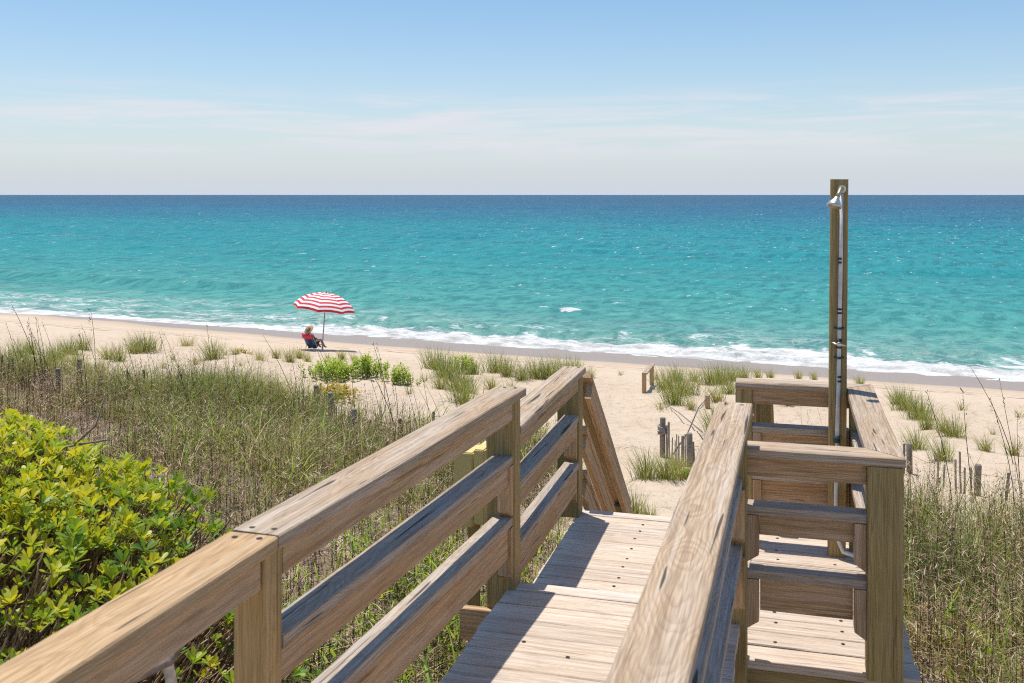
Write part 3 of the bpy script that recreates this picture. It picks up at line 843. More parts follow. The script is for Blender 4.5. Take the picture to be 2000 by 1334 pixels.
# ---------------- stairs to the sand
stt = empty('beach_stairs', P(7.2, -0.7, 3.1))
tag(stt, 'wooden stairs with sloping handrail going from the landing down to the sand', 'stairs')
SLOPE = 0.80
nst = 6
for k in range(1, nst + 1):
    dz = H2 + 0.195 * k
    uu = UEND + 0.244 * k - 0.12
    for q in (0, 1):
        board('tread', P(uu - 0.06 + q * 0.142, -1.15, dz + 0.019), P(uu - 0.06 + q * 0.142, -0.26, dz + 0.019), 0.138, 0.038, M_DECK, stt)
for v in (-1.175, -0.235):
    board('stringer', P(UEND - 0.02, v, H2 + 0.2), P(UEND + 1.50, v, H2 + 0.2 + 1.50 * SLOPE), 0.038, 0.28, M_RAIL, stt, up=Vector((0, 0, 1)))


def slope_rail(parent, v, u0, u1, d0, side):
    dd = (u1 - u0) * SLOPE
    up = Vector((0, 0, 1))
    board('cap_board', P(u0, v, d0), P(u1, v, d0 + dd), 0.14, T, M_RAIL, parent)
    n = 0.075
    board('upright_rail', P(u0, v + side * 0.055, d0 + n + 0.02), P(u1, v + side * 0.055, d0 + dd + n + 0.02), T, 0.115, M_RAIL, parent)
    for off, hb in ((0.33, 0.09), (0.60, 0.11)):
        board('flat_rail', P(u0, v, d0 + off), P(u1 - 0.05, v, d0 + dd + off - 0.05 * SLOPE), 0.089, T, M_RAIL, parent)
        board('upright_rail', P(u0, v + side * 0.02, d0 + off + hb * 0.64 + 0.025), P(u1 - 0.05, v + side * 0.02, d0 + dd + off - 0.05 * SLOPE + hb * 0.64 + 0.025), T, hb, M_RAIL, parent)


hl = empty('handrail', P(6.7, -1.2, 2.5), parent=stt)
slope_rail(hl, -1.245, UEND + 0.05, UEND + 1.62, 1.10, 1)
post(hl, UEND + 1.55, -1.25, 0.089, 0.089, 1.10 + 1.5 * SLOPE + 0.05, 3.7)
hr = empty('handrail', P(6.7, -0.2, 2.5), parent=stt)
slope_rail(hr, -0.17, UEND + 0.03, UEND + 1.62, 1.14, -1)
post(hr, UEND - 0.035, -0.155, 0.089, 0.089, 1.12, 3.4)
post(hr, UEND + 1.55, -0.165, 0.089, 0.089, 1.14 + 1.5 * SLOPE + 0.05, 3.7)

# ------------------------------------------------------------------ tubes and lathes
def tube_arrays(pts, radii, n=8, cap=True):
    pts = [Vector(p) for p in pts]
    vs_, fs = [], []
    prev = None
    for k, p in enumerate(pts):
        d = (pts[min(k + 1, len(pts) - 1)] - pts[max(k - 1, 0)]).normalized()
        ref = prev if prev is not None else (Vector((1, 0, 0)) if abs(d.x) < 0.8 else Vector((0, 1, 0)))
        a = (ref - d * ref.dot(d)).normalized()
        prev = a
        b = d.cross(a)
        r = radii[k] if isinstance(radii, (list, tuple)) else radii
        for j in range(n):
            an = 2 * math.pi * j / n
            vs_.append(p + (a * math.cos(an) + b * math.sin(an)) * r)
    for k in range(len(pts) - 1):
        for j in range(n):
            fs.append((k * n + j, k * n + (j + 1) % n, (k + 1) * n + (j + 1) % n, (k + 1) * n + j))
    if cap:
        fs.append(tuple(range(n - 1, -1, -1)))
        fs.append(tuple((len(pts) - 1) * n + j for j in range(n)))
    return vs_, fs


def tube(name, pts, radii, mat, parent, n=10, smooth=True):
    """points in world space"""
    o0 = Vector(pts[0])
    vs_, fs = tube_arrays([Vector(p) - o0 for p in pts], radii, n)
    me = from_arrays(name, vs_, fs, mat, smooth=False)
    if smooth:
        for p in me.polygons:
            p.use_smooth = len(p.vertices) == 4
    return mesh_obj(name, me, parent, Matrix.Translation(o0))


# ------------------------------------------------------------------ outdoor shower
SU, SV = 5.553, 0.231
sh = empty('outdoor_shower', P(SU, SV, H2))
tag(sh, 'outdoor shower on a tall square wooden post with white pipe and metal head', 'shower')
post(sh, SU, SV, 0.089, 0.089, -0.082, H2 - 0.001, lean=(0, 0.016), name='shower_post')
FACE = SU - 0.0445


def sf(v, drop, off=0.0):
    """point in front of the post's near face"""
    leanv = 0.016 * (H2 - drop) / (H2 + 0.082)
    return P(FACE - off, SV + leanv + v, drop)


pipe_pts = [sf(0.008, -0.005, 0.016), sf(0.008, 0.3, 0.016), sf(0.005, 0.6, 0.016), sf(0.001, 1.0, 0.016), sf(-0.004, 1.3, 0.016), sf(-0.007, 1.62, 0.017), sf(0.0, 1.80, 0.02), sf(0.03, 1.868, 0.03), sf(0.12, 1.886, 0.05), sf(0.22, 1.888, 0.07)]
tube('water_pipe', pipe_pts, 0.0105, M_PVC, sh)
for dr in (0.335, 0.355, 0.60, 0.62, 0.955, 0.978):
    tube('pipe_band', [sf(0.004, dr - 0.005, 0.016), sf(0.004, dr + 0.005, 0.016)], 0.0125, M_BLACK, sh)
for dr in (0.700, 0.855):
    c = tube('pipe_clamp', [sf(0.003, dr - 0.006, 0.016), sf(0.003, dr + 0.006, 0.016)], 0.0145, M_GREENCLAMP, sh)
    tube('clamp_strap', [sf(-0.022, dr, 0.004), sf(0.028, dr, 0.004)], 0.005, M_GREENCLAMP, c, 6)
va = tube('valve', [sf(0.002, 0.755, 0.016), sf(0.002, 0.805, 0.016)], 0.015, M_BLACK, sh)
tube('valve_body', [sf(0.002, 0.782, 0.012), sf(0.002, 0.782, 0.05)], 0.013, M_BRASS, va)
tube('valve_handle', [sf(-0.034, 0.772, 0.05), sf(-0.012, 0.780, 0.052), sf(0.012, 0.784, 0.052), sf(0.034, 0.786, 0.05)], [0.004, 0.0055, 0.0055, 0.004], M_CHROME, va, 6)
v2 = tube('hose_bib', [sf(-0.005, 1.265, 0.016), sf(-0.005, 1.30, 0.016)], 0.017, M_GREENCLAMP, sh)
for a in range(3):
    an = a * math.pi / 3 + 0.3
    ca, sa = math.cos(an) * 0.024, math.sin(an) * 0.011
    tube('tap_handle', [sf(-0.005 - ca, 1.318 - sa, 0.045), sf(-0.005 + ca, 1.318 + sa, 0.045)], 0.0035, M_CHROME, v2, 6)
arm = tube('shower_arm', [sf(0.010, -0.030, 0.0), sf(0.008, -0.034, 0.03), sf(0.002, -0.028, 0.055), sf(-0.008, -0.006, 0.078), sf(-0.016, 0.014, 0.09)], 0.0115, M_BRASS, sh)
tube('flange', [sf(0.010, -0.030, 0.0), sf(0.010, -0.030, 0.008)], 0.022, M_CHROME, arm, 14)
hd = [(-0.016, 0.012, 0.013), (-0.019, 0.020, 0.015), (-0.022, 0.030, 0.022), (-0.026, 0.042, 0.032), (-0.029, 0.052, 0.038), (-0.031, 0.060, 0.0385), (-0.032, 0.064, 0.035)]
hp = [sf(a, b, 0.09 + (b - 0.012) * 0.25) for a, b, r in hd]
tube('shower_head', hp, [r for a, b, r in hd], M_CHROME, sh, 20)
tube('spray_plate', [hp[-1] + Vector((0, 0, 0.0)), hp[-1] + (hp[-1] - hp[-2]) * 0.4], 0.031, M_BRASS, sh, 20)

# ------------------------------------------------------------------ yellow box beyond the rail
by = P(4.62, -1.60, 0)
bx_c = Vector((-0.385, 4.86, ZC - 1.26))


def cbox(name, c, sx, sy, sz, rz, mat, parent, bev=0.006):
    bm = bmesh.new()
    bmesh.ops.create_cube(bm, size=1.0)
    bmesh.ops.scale(bm, vec=(sx, sy, sz), verts=bm.verts)
    bmesh.ops.bevel(bm, geom=bm.edges[:], offset=bev, segments=2, affect='EDGES')
    me = bpy.data.meshes.new(name)
    bm.to_mesh(me); bm.free()
    me.materials.append(mat)
    return mesh_obj(name, me, parent, Matrix.Translation(c) @ Matrix.Rotation(rz, 4, 'Z'))


ub = empty('utility_box', (-0.2, 4.85, ZC - 3.0))
tag(ub, 'pale yellow plastic box on a post behind the left handrail', 'box')
RZ = -0.27
cbox('box_body', Vector((-0.215, 4.87, ZC - 1.42)), 0.10, 0.16, 0.36, RZ, M_YELLOW, ub)
cbox('box_lid', Vector((-0.135, 4.85, ZC - 1.40)), 0.055, 0.18, 0.36, RZ, M_YELLOW, ub)
cbox('latch', Vector((-0.168, 4.765, ZC - 1.36)), 0.012, 0.012, 0.03, RZ, M_CHROME, ub, 0.002)
board('mounting_post', Vector((-0.19, 4.99, ZC - 3.3)), Vector((-0.19, 4.99, ZC - 1.25)), 0.06, 0.06, M_POST, ub, up=Vector((1, 0, 0)))

# ------------------------------------------------------------------ sand fences and stray posts
SLAT = {}


def slat_mesh(h, w=0.036):
    key = round(h, 1)
    if key not in SLAT:
        SLAT[key] = board_mesh(key, 0.008, w, M_FENCE, ch=0.001, seg=3, wav=0.004)
    return SLAT[key]


def slat(parent, p, h, rz, tilt, name='slat'):
    M = Matrix.Translation(p) @ Matrix.Rotation(rz, 4, 'Z') @ Matrix.Rotation(tilt, 4, 'Y') @ Matrix.Rotation(-math.pi / 2, 4, 'Y') 
    return mesh_obj(name, slat_mesh(h), parent, M)


def fence_post(parent, p, h, r=0.043, tilt=0.0, az=0.0):
    top = p + Vector((math.sin(az) * tilt, math.cos(az) * tilt, h))
    return tube('fence_post', [p - Vector((0, 0, 0.25)), p + (top - p) * 0.5, top - Vector((0, 0, 0.015)), top], [r * 1.03, r, r, r * 0.85], M_FENCE, parent, 10)


def fence(name, label, pts, posts, skip, hs=(0.5, 0.8), step=0.085):
    base = Vector((pts[0][0], pts[0][1], float(ground(pts[0][0], pts[0][1]))))
    f = empty(name, base)
    tag(f, label, 'sand fence', 'sand fences of thin slats')
    for (x, y, h) in posts:
        fence_post(f, Vector((x, y, float(ground(x, y)))), h, tilt=random.uniform(-.05, .05))
    dist = 0
    wire = []
    for a, b in zip(pts[:-1], pts[1:]):
        a = Vector(a); b = Vector(b)
        L = (b - a).length
        rz = math.atan2(b.y - a.y, b.x - a.x)
        n = int(L / step)
        for k in range(n):
            q = a + (b - a) * ((k + 0.5) / n)
            if skip(q.x, q.y, dist + L * k / n):
                continue
            g = float(ground(q.x, q.y))
            h = random.uniform(*hs) + 0.25
            slat(f, Vector((q.x, q.y, g - 0.25)), h, rz, random.uniform(-0.09, 0.09))
            wire.append(Vector((q.x, q.y, g + 0.28)))
        dist += L
    if len(wire) > 1:
        tube('fence_wire', wire, 0.003, M_FENCE, f, 4)
    return f


g1 = gp(1294, 893); g2 = gp(1343, 912); g3 = gp(1777, 925); g4 = gp(1908, 968)
fr1 = fence('sand_fence', 'grey slatted sand fence with rope-bound post on the right of the sand path',
            [(g1.x + 0.05, g1.y), (g2.x, g2.y), (g3.x, g3.y), (g4.x, g4.y), (g4.x + 2.5, g4.y - 2.2)],
            [(g1.x, g1.y, 0.60), (g2.x + 0.02, g2.y - 0.05, 0.46), (g3.x, g3.y, 0.44), (g4.x, g4.y, 0.42)], lambda x, y, d: random.random() < (0.1 if x < 3.0 else (0.75 if x < g3.x + 0.6 else 0.97)), (0.28, 0.55), 0.075)
for q in range(5):
    z = g1.z + 0.36 + q * 0.026
    ring = [Vector((g1.x + math.cos(a * math.pi / 5) * 0.066, g1.y + math.sin(a * math.pi / 5) * 0.066, z + 0.012 * math.sin(a + q))) for a in range(11)]
    tube('rope_coil', ring, 0.013, M_ROPE, fr1, 6)
h1 = gp(1046, 868); h2 = gp(690, 872); h3 = gp(646, 822); h4 = gp(618, 800); h5 = gp(350, 768); h6 = gp(114, 775)
fence('sand_fence', 'grey slatted sand fence half buried in grass on the left dune',
      [(h1.x, h1.y), (h2.x, h2.y), (h3.x, h3.y), (h4.x, h4.y), (h5.x, h5.y), (h6.x, h6.y), (h6.x - 3, h6.y + 1.0)],
      [(h1.x, h1.y, 0.42), (h2.x, h2.y, 0.52), (h3.x, h3.y, 0.46), (h4.x, h4.y, 0.42), (h5.x, h5.y, 0.32), (h6.x, h6.y, 0.5), (h6.x - 0.15, h6.y + 1.2, 0.5)],
      lambda x, y, d: random.random() < (0.2 if (-3.3 < x < -2.2 or x < h6.x) else 0.93), (0.25, 0.45), 0.11)

b1 = gp(1258, 768)
lw = empty('low_rail', b1)
tag(lw, 'low wooden rail on two short posts at the edge of the sand path', 'rail')
b2 = b1 + Vector((0.42, 1.6, 0)); b2.z = float(ground(b2.x, b2.y))
board('post', b1 - Vector((0, 0, 0.3)), b1 + Vector((0, 0, 0.50)), 0.08, 0.11, M_RAIL, lw, up=Vector((1, 0, 0)))
board('post', b2 - Vector((0, 0, 0.3)), Vector((b2.x, b2.y, b1.z + 0.44)), 0.08, 0.11, M_RAIL, lw, up=Vector((1, 0, 0)))
board('top_board', b1 + Vector((0.0, -0.08, 0.52)), Vector((b2.x + 0.03, b2.y + 0.1, b1.z + 0.46)), 0.14, 0.038, M_CAP, lw)
b3 = gp(1381, 798)
sp1 = empty('short_post', b3)
tag(sp1, 'short square wooden stake with a rope, standing alone in the sand', 'post')
board('stake', b3 - Vector((0, 0, 0.3)), b3 + Vector((0.01, 0, 0.31)), 0.10, 0.11, M_RAIL, sp1, up=Vector((1, 0, 0)))
tube('rope', [b3 + Vector((-0.06, -0.08, 0.27)), b3 + Vector((-0.09, -0.1, 0.12)), b3 + Vector((-0.22, -0.2, 0.02)), b3 + Vector((-0.5, -1.2, 0.05))], 0.014, M_ROPE, sp1, 6)


# ------------------------------------------------------------------ grass
def blade_arrays(base, h, az, lean, curve, w, segs=3, flat=None):
    n = len(h)
    ds = np.stack([np.cos(az), np.sin(az), np.zeros(n)], 1)
    sa = az + np.pi / 2 + RNG.uniform(-0.9, 0.9, n)
    side = np.stack([np.cos(sa), np.sin(sa), np.zeros(n)], 1)
    vs_ = []
    for k in range(segs + 1):
        t = k / segs
        hor = h * (lean * t + curve * t * t)
        ver = h * (t - 0.42 * curve * t * t - 0.2 * np.abs(lean) * t)
        c = base + ds * hor[:, None] + np.array([0, 0, 1.0]) * ver[:, None]
        if k == segs:
            vs_.append(c)
        else:
            ww = (w * (1 - 0.75 * t))[:, None] * 0.5
            vs_ += [c - side * ww, c + side * ww]
    m = 2 * segs + 1
    V = np.stack(vs_, 1).reshape(-1, 3)
    o = np.arange(n)[:, None] * m
    quads = np.concatenate([o + np.array([2 * k, 2 * k + 1, 2 * k + 3, 2 * k + 2]) for k in range(segs - 1)], 0) if segs > 1 else np.zeros((0, 4), int)
    tris = o + np.array([2 * segs - 2, 2 * segs - 1, 2 * segs])
    return V, quads, tris, m


def blade_mesh(name, base, h, az, lean, curve, w, rnd, mat, segs=3):
    V, q, t, m = blade_arrays(base, h, az, lean, curve, w, segs)
    return from_arrays(name, V, [q, t] if len(q) else [t], mat, attrs={'rnd': np.repeat(rnd, m)})


def merge(parts, name, mats):
    """parts: list of (V, quads, tris, rnd per vertex)"""
    off = 0; Vs = []; Q = []; Tt = []; Rn = []
    for V, q, t, r in parts:
        Vs.append(V); Rn.append(r)
        if len(q): Q.append(q + off)
        if len(t): Tt.append(t + off)
        off += len(V)
    fs = []
    if Q: fs.append(np.concatenate(Q))
    if Tt: fs.append(np.concatenate(Tt))
    return from_arrays(name, np.concatenate(Vs), fs, mats, attrs={'rnd': np.concatenate(Rn)})


def scatter(n, x0, x1, y0, y1, near_bias=True):
    x = RNG.uniform(x0, x1, n); y = RNG.uniform(y0, y1, n)
    keep = (np.abs(x) < y * 0.60 + 0.8)
    x, y = x[keep], y[keep]
    d = density(x, y)
    k = RNG.random(len(x)) < d
    return x[k], y[k]


def clumpy(x, y, sc, lo, hi, seed):
    v = fbm(x * sc + seed, y * sc - seed, 3)
    return np.clip((v - lo) / (hi - lo), 0, 1)


# thick green-grey dune grass, in arching clumps
cx, cy = scatter(15000, -19, 10, 4.2, 26)
green = clumpy(cx, cy, 0.45, 0.30, 0.52, 20) * np.where(cx < 1, np.clip((s_of(cx, cy) - 6.0) / 4.5, 0.12, 1), 0.75)
k = RNG.random(len(cx)) < (0.06 + 0.94 * green)
cx, cy = cx[k], cy[k]
nb = 24
nc = len(cx); n = nc * nb
a_ = RNG.uniform(-np.pi, np.pi, n); r_ = np.abs(RNG.normal(0, 0.075, n))
gx = np.repeat(cx, nb) + np.cos(a_) * r_; gy = np.repeat(cy, nb) + np.sin(a_) * r_
big_ = np.repeat(RNG.uniform(0.55, 1.3, nc) * (0.75 + 0.6 * clumpy(cx, cy, 0.7, 0.3, 0.6, 44)), nb)
h = RNG.uniform(0.25, 0.68, n) * big_
az = a_ + RNG.normal(0, 0.8, n)
base = np.stack([gx, gy, ground(gx, gy) - 0.02], 1)
cl_ = np.clip(RNG.beta(1.5, 1.7, nc) * 0.7 + 0.5 * (fbm(cx * 0.6 + 8, cy * 0.6, 3) - 0.44) * 2, 0, 1)
rnd = np.clip(np.repeat(cl_, nb) + RNG.normal(0.14, 0.22, n), 0, 0.999)
me = blade_mesh('dune_grass', base, h, az, RNG.uniform(0.02, 0.35, n), RNG.uniform(0.15, 1.25, n), RNG.uniform(0.007, 0.016, n), rnd, M_GRASS, 3)
tag(mesh_obj('dune_grass', me), 'thick arching green dune grass covering the slope beside the boardwalk', 'grass', None, 'stuff')
print('grass blades', n)

# dry litter lying between the stems
lx, ly = scatter(170000, -19, 10, 4.2, 25)
n = len(lx)
base = np.stack([lx, ly, ground(lx, ly) + RNG.uniform(0.0, 0.14, n)], 1)
me = blade_mesh('straw_litter', base, RNG.uniform(0.05, 0.18, n), RNG.uniform(-np.pi, np.pi, n), RNG.uniform(0.5, 1.6, n), RNG.uniform(-0.3, 0.6, n), RNG.uniform(0.005, 0.011, n), np.clip(RNG.beta(2, 2.4, n), 0, 0.999), M_STRAW, 2)
tag(mesh_obj('straw_litter', me), 'dry straw and dead leaves lying between the grass stems', 'litter', None, 'stuff')

# brown dead stems with curled leaves, thickest close to the boardwalk
sx, sy = scatter(38000, -13, 10, 4.2, 18)
brown = clumpy(sx, sy, 0.5, 0.34, 0.56, 70) * np.clip((11.5 - s_of(sx, sy)) / 4.5, 0.06, 1)
brown = np.maximum(brown, 0.75 * np.clip((9.5 - s_of(sx, sy)) / 3.0, 0, 1))
brown = np.maximum(brown, 0.5 * np.clip((15.5 - s_of(sx, sy)) / 2, 0, 1))
brown = np.where((sx > 1.5) & (s_of(sx, sy) < 12.5), 0.9, brown)
k = RNG.random(len(sx)) < brown
sx, sy = sx[k], sy[k]
n = len(sx)
hs = RNG.uniform(0.35, 0.85, n) * np.where(sx > 1.5, 1.15, 1.0)
az = RNG.uniform(-np.pi, np.pi, n)
base = np.stack([sx, sy, ground(sx, sy) - 0.02], 1)
ln = RNG.uniform(0.0, 0.18, n); cv = RNG.uniform(-0.08, 0.15, n)
rs = np.clip(RNG.beta(1.6, 2.6, n), 0, 0.999)
parts = []
V, q, t, m = blade_arrays(base, hs, az, ln, cv, RNG.uniform(0.004, 0.008, n), 3)
parts.append((V, q, t, np.repeat(rs, m)))
nl = 11
tt = RNG.uniform(0.25, 1.0, (n, nl)).ravel()
hh = np.repeat(hs, nl); aa = np.repeat(az, nl)
hor = hh * (np.repeat(ln, nl) * tt + np.repeat(cv, nl) * tt * tt)
ver = hh * (tt - 0.42 * np.repeat(cv, nl) * tt * tt - 0.2 * np.repeat(ln, nl) * tt)
lb = np.repeat(base, nl, 0) + np.stack([np.cos(aa) * hor, np.sin(aa) * hor, ver], 1)
N2 = n * nl
V, q, t, m = blade_arrays(lb, RNG.uniform(0.022, 0.06, N2), RNG.uniform(-np.pi, np.pi, N2), RNG.uniform(0.4, 1.2, N2), RNG.uniform(0.2, 1.4, N2), RNG.uniform(0.005, 0.011, N2), 2)
parts.append((V, q, t, np.repeat(np.clip(np.repeat(rs, nl) + RNG.normal(0.28, 0.2, N2), 0, 0.999), m)))
me = merge(parts, 'dead_stems', M_DEAD)
tag(mesh_obj('dead_stems', me), 'brown dead weed stems with curled leaves among the grass', 'dead weeds', None, 'stuff')
print('dead stems', n)

# fresh green weeds low in the gaps near the boardwalk
wx, wy = scatter(13000, -10, 9, 3.2, 15)
gk = clumpy(wx, wy, 0.8, 0.42, 0.6, 130) * 0.35
u = wx * AX.x + wy * AX.y; v = wx * RX.x + wy * RX.y
nearw = np.clip(1.3 - np.abs(v + 2.3) / 0.9, 0, 1) * np.clip((8.2 - u) / 1.5, 0, 1) * (0.35 + 0.65 * clumpy(wx, wy, 1.1, 0.35, 0.5, 77))
k = RNG.random(len(wx)) < np.maximum(gk * 0.5, nearw * 1.6)
wx, wy = wx[k], wy[k]
nb = 9
n = len(wx) * nb
gx = np.repeat(wx, nb) + RNG.normal(0, 0.05, n); gy = np.repeat(wy, nb) + RNG.normal(0, 0.05, n)
zz = RNG.uniform(0, 0.36, n)
base = np.stack([gx, gy, ground(gx, gy) + zz], 1)
parts = []
V, q, t, m = blade_arrays(base, RNG.uniform(0.08, 0.24, n), RNG.uniform(-np.pi, np.pi, n), RNG.uniform(0.15, 0.9, n), RNG.uniform(0.2, 1.0, n), RNG.uniform(0.009, 0.022, n), 3)
parts.append((V, q, t, np.repeat(RNG.random(n) * 0.999, m)))
me = merge(parts, 'green_weeds', M_GREEN)
tag(mesh_obj('green_weeds', me), 'fresh bright green weeds growing low beside the walkway', 'weeds', None, 'stuff')

# ---------------- tufts standing apart on the open sand
def tuft_mesh(nbl, hmin, hmax, spread, leanx, dry):
    nbl = int(nbl * 1.7)
    a = RNG.uniform(-np.pi, np.pi, nbl); r = np.abs(RNG.normal(0, spread, nbl))
    base = np.stack([np.cos(a) * r, np.sin(a) * r * 0.8, np.full(nbl, -0.05)], 1)
    h = RNG.uniform(hmin, hmax, nbl)
    az = a + RNG.normal(0, 0.7, nbl)
    ln = RNG.uniform(0.03, 0.42, nbl); cv = RNG.uniform(0.0, 0.5, nbl)
    V, q, t, m = blade_arrays(base, h, az, ln, cv, RNG.uniform(0.007, 0.015, nbl), 3)
    V[:, 0] += leanx * np.clip(V[:, 2], 0, 2) ** 1.3
    rn = np.clip(RNG.beta(1.4, 1.6, nbl) + dry, 0, 0.999)
    return from_arrays('grass_tuft', V, [q, t], M_TUFT, attrs={'rnd': np.repeat(rn, m)})


TUFTS = [tuft_mesh(120, 0.35, 0.85, 0.13, -0.15, 0.0), tuft_mesh(80, 0.3, 0.7, 0.10, -0.25, 0.1), tuft_mesh(170, 0.4, 0.95, 0.22, -0.1, -0.05), tuft_mesh(60, 0.25, 0.6, 0.12, 0.15, 0.3), tuft_mesh(26, 0.2, 0.6, 0.08, 0.1, 0.1)]
TL = [
    # px, py, height px, kind, label key
    (112, 705, 45, 2, 'L'), (135, 692, 42, 2, 'L'), (165, 683, 40, 0, 'L'), (90, 715, 50, 2, 'L'), (40, 705, 50, 2, 'L'), (15, 720, 55, 2, 'L'), (60, 690, 40, 0, 'L'), (70, 735, 55, 2, 'L'), (30, 750, 60, 2, 'L'),
    (150, 720, 50, 1, 'L'), (210, 702, 36, 1, 'L'), (232, 705, 42, 0, 'L'), (262, 690, 42, 0, 'L'), (284, 685, 46, 2, 'L'),
    (364, 676, 30, 3, 'brown tuft of dry grass on the sand, leftmost of the two small brown ones'), (416, 700, 48, 0, 'narrow upright green tuft of grass on the bare sand left of the umbrella'),
    (384, 712, 26, 3, 'L'), (338, 702, 24, 4, 'L'), (440, 694, 26, 4, 'M'), (458, 694, 22, 1, 'M'), (490, 692, 18, 4, 'M'), (508, 703, 30, 3, 'brown tuft of dry grass on the sand just left of the beach chair'), (540, 700, 28, 1, 'M'), (566, 708, 40, 1, 'M'),
    (585, 700, 30, 1, 'M'), (470, 715, 20, 4, 'M'), (320, 720, 26, 4, 'L'), (196, 730, 34, 1, 'L'),
    (848, 722, 52, 2, 'C'), (872, 738, 64, 2, 'C'), (898, 765, 60, 2, 'C'), (905, 790, 64, 0, 'C'), (925, 730, 44, 0, 'C'), (860, 760, 40, 1, 'C'),
    (970, 728, 52, 2, 'C'), (992, 735, 46, 0, 'C'), (1020, 742, 46, 0, 'C'), (1048, 740, 52, 2, 'C'), (1075, 742, 56, 2, 'C'), (1100, 735, 46, 2, 'C'), (1125, 730, 40, 0, 'C'), (1152, 738, 30, 1, 'C'), (960, 760, 36, 1, 'C'), (985, 775, 34, 1, 'C'), (1000, 760, 30, 4, 'C'), (830, 745, 26, 4, 'C'), (800, 770, 30, 4, 'C'),
    (600, 706, 26, 1, 'M'), (668, 700, 24, 1, 'M'), (690, 702, 26, 4, 'M'), (640, 700, 20, 4, 'M'),
    (1212, 733, 16, 4, 'single thin wisp of grass alone on the sand path'),
    (1280, 742, 34, 4, 'R'), (1300, 760, 52, 0, 'R'), (1318, 790, 72, 0, 'R'), (1336, 772, 62, 2, 'R'), (1322, 745, 44, 0, 'R'), (1292, 800, 34, 4, 'R'), (1350, 800, 34, 1, 'R'), (1357, 745, 34, 1, 'R'),
    (1390, 752, 50, 2, 'R'), (1410, 748, 48, 2, 'R'), (1432, 745, 40, 2, 'R'), (1455, 740, 34, 0, 'R'), (1480, 738, 28, 1, 'R'), (1400, 785, 44, 1, 'R'), (1425, 770, 44, 0, 'R'), (1505, 738, 24, 1, 'R'), (1560, 740, 24, 1, 'R'), (1590, 742, 24, 1, 'R'), (1680, 752, 26, 1, 'R'), (1540, 790, 40, 1, 'R'),
    (1770, 800, 54, 2, 'S'), (1795, 820, 58, 2, 'S'), (1755, 790, 44, 0, 'S'), (1812, 838, 46, 0, 'S'), (1862, 855, 56, 0, 'S'), (1845, 845, 40, 1, 'S'), (1878, 800, 30, 4, 'S'), (1940, 850, 26, 4, 'S'), (1990, 815, 26, 4, 'S'), (1925, 880, 40, 1, 'S'), (1980, 890, 44, 1, 'S'), (1790, 880, 56, 0, 'S'), (1840, 900, 60, 0, 'S'),
    (1262, 935, 70, 0, 'F'), (1300, 935, 60, 0, 'F'), (1330, 940, 56, 1, 'F'), (1238, 1005, 60, 0, 'F'), (1268, 1015, 40, 1, 'F'), (1322, 918, 44, 1, 'F'), (1215, 960, 36, 4, 'F'), (1400, 845, 70, 0, 'F'), (1415, 870, 70, 0, 'F'), (1160, 800, 40, 4, 'F'),
]
GL = {'L': ('on the sand left of the umbrella', 'grass tufts on the left sand'),
      'M': ('on the sand around the beach umbrella', 'small tufts by the umbrella'),
      'C': ('on the sand behind the left handrail', 'tufts behind the left handrail'),
      'R': ('on sand between path and shower', 'tufts right of the path'),
      'S': ('on the sand right of the shower platform', 'tufts right of the shower'),
      'F': ('near the stairs and the rope-bound fence post', 'tufts by the stairs')}
KW = ['green', 'thin green', 'wide bushy green', 'dry brownish', 'sparse wispy']
ORD = ['first', 'second', 'third', 'fourth', 'fifth', 'sixth', 'seventh', 'eighth', 'ninth', 'tenth', 'eleventh', 'twelfth']
rank = {}
for key in GL:
    for kd in range(5):
        ids = sorted([i for i, q in enumerate(TL) if q[4] == key and q[3] == kd], key=lambda i: TL[i][0])
        for j, i in enumerate(ids):
            rank[i] = (j, len(ids))
HMAX = [0.85, 0.7, 0.95, 0.6, 0.6]
for ti, (px, py, hp_, kd, lb) in enumerate(TL):
    g = gp(px, py)
    hm = hp_ / F * g.y
    sc = hm / (HMAX[kd] * 0.82)
    M = Matrix.Translation(g) @ Matrix.Rotation(random.uniform(-0.7, 0.7), 4, 'Z') @ Matrix.Diagonal((sc * random.uniform(0.9, 1.25), sc, sc, 1))
    o = mesh_obj('grass_tuft', TUFTS[kd], None, M)
    if lb in GL:
        j_, m_ = rank[ti]
        tag(o, ((ORD[j_] + ' ') if m_ > 1 else '') + KW[kd] + ' grass tuft ' + ('from left ' if m_ > 1 else '') + GL[lb][0], 'grass tuft', GL[lb][1])
    else:
        tag(o, lb, 'grass tuft', 'single grass tufts')

# ---------------- sea oat stalks: tall thin dark stems
def stalk_mesh(h, lean, seedy):
    pts = []
    for k in range(6):
        t = k / 5
        pts.append(Vector((lean * h * (t ** 1.4), 0.03 * math.sin(3 * t), h * t)))
    vs_, fs = tube_arrays(pts, [0.0045, 0.004, 0.0035, 0.003, 0.0025, 0.0012], 4)
    V = [tuple(v) for v in vs_]
    nn = len(V)
    for k in range(seedy):
        t = random.uniform(0.72, 1.0)
        c = Vector((lean * h * (t ** 1.4), 0, h * t))
        a = random.uniform(0, 6.28); l = random.uniform(0.03, 0.07)
        d = Vector((math.cos(a) * 0.6 - 0.4, math.sin(a) * 0.6, 0.5)).normalized() * l
        sd_ = Vector((-math.sin(a), math.cos(a), 0)) * 0.006
        i = len(V)
        V += [tuple(c), tuple(c + d * 0.5 + sd_), tuple(c + d), tuple(c + d * 0.5 - sd_)]
        fs.append((i, i + 1, i + 2, i + 3))
    return from_arrays('grass_stalk', V, fs, M_DEAD, attrs={'rnd': np.full(len(V), 0.12) + np.where(np.arange(len(V)) >= nn, 0.25, 0)})


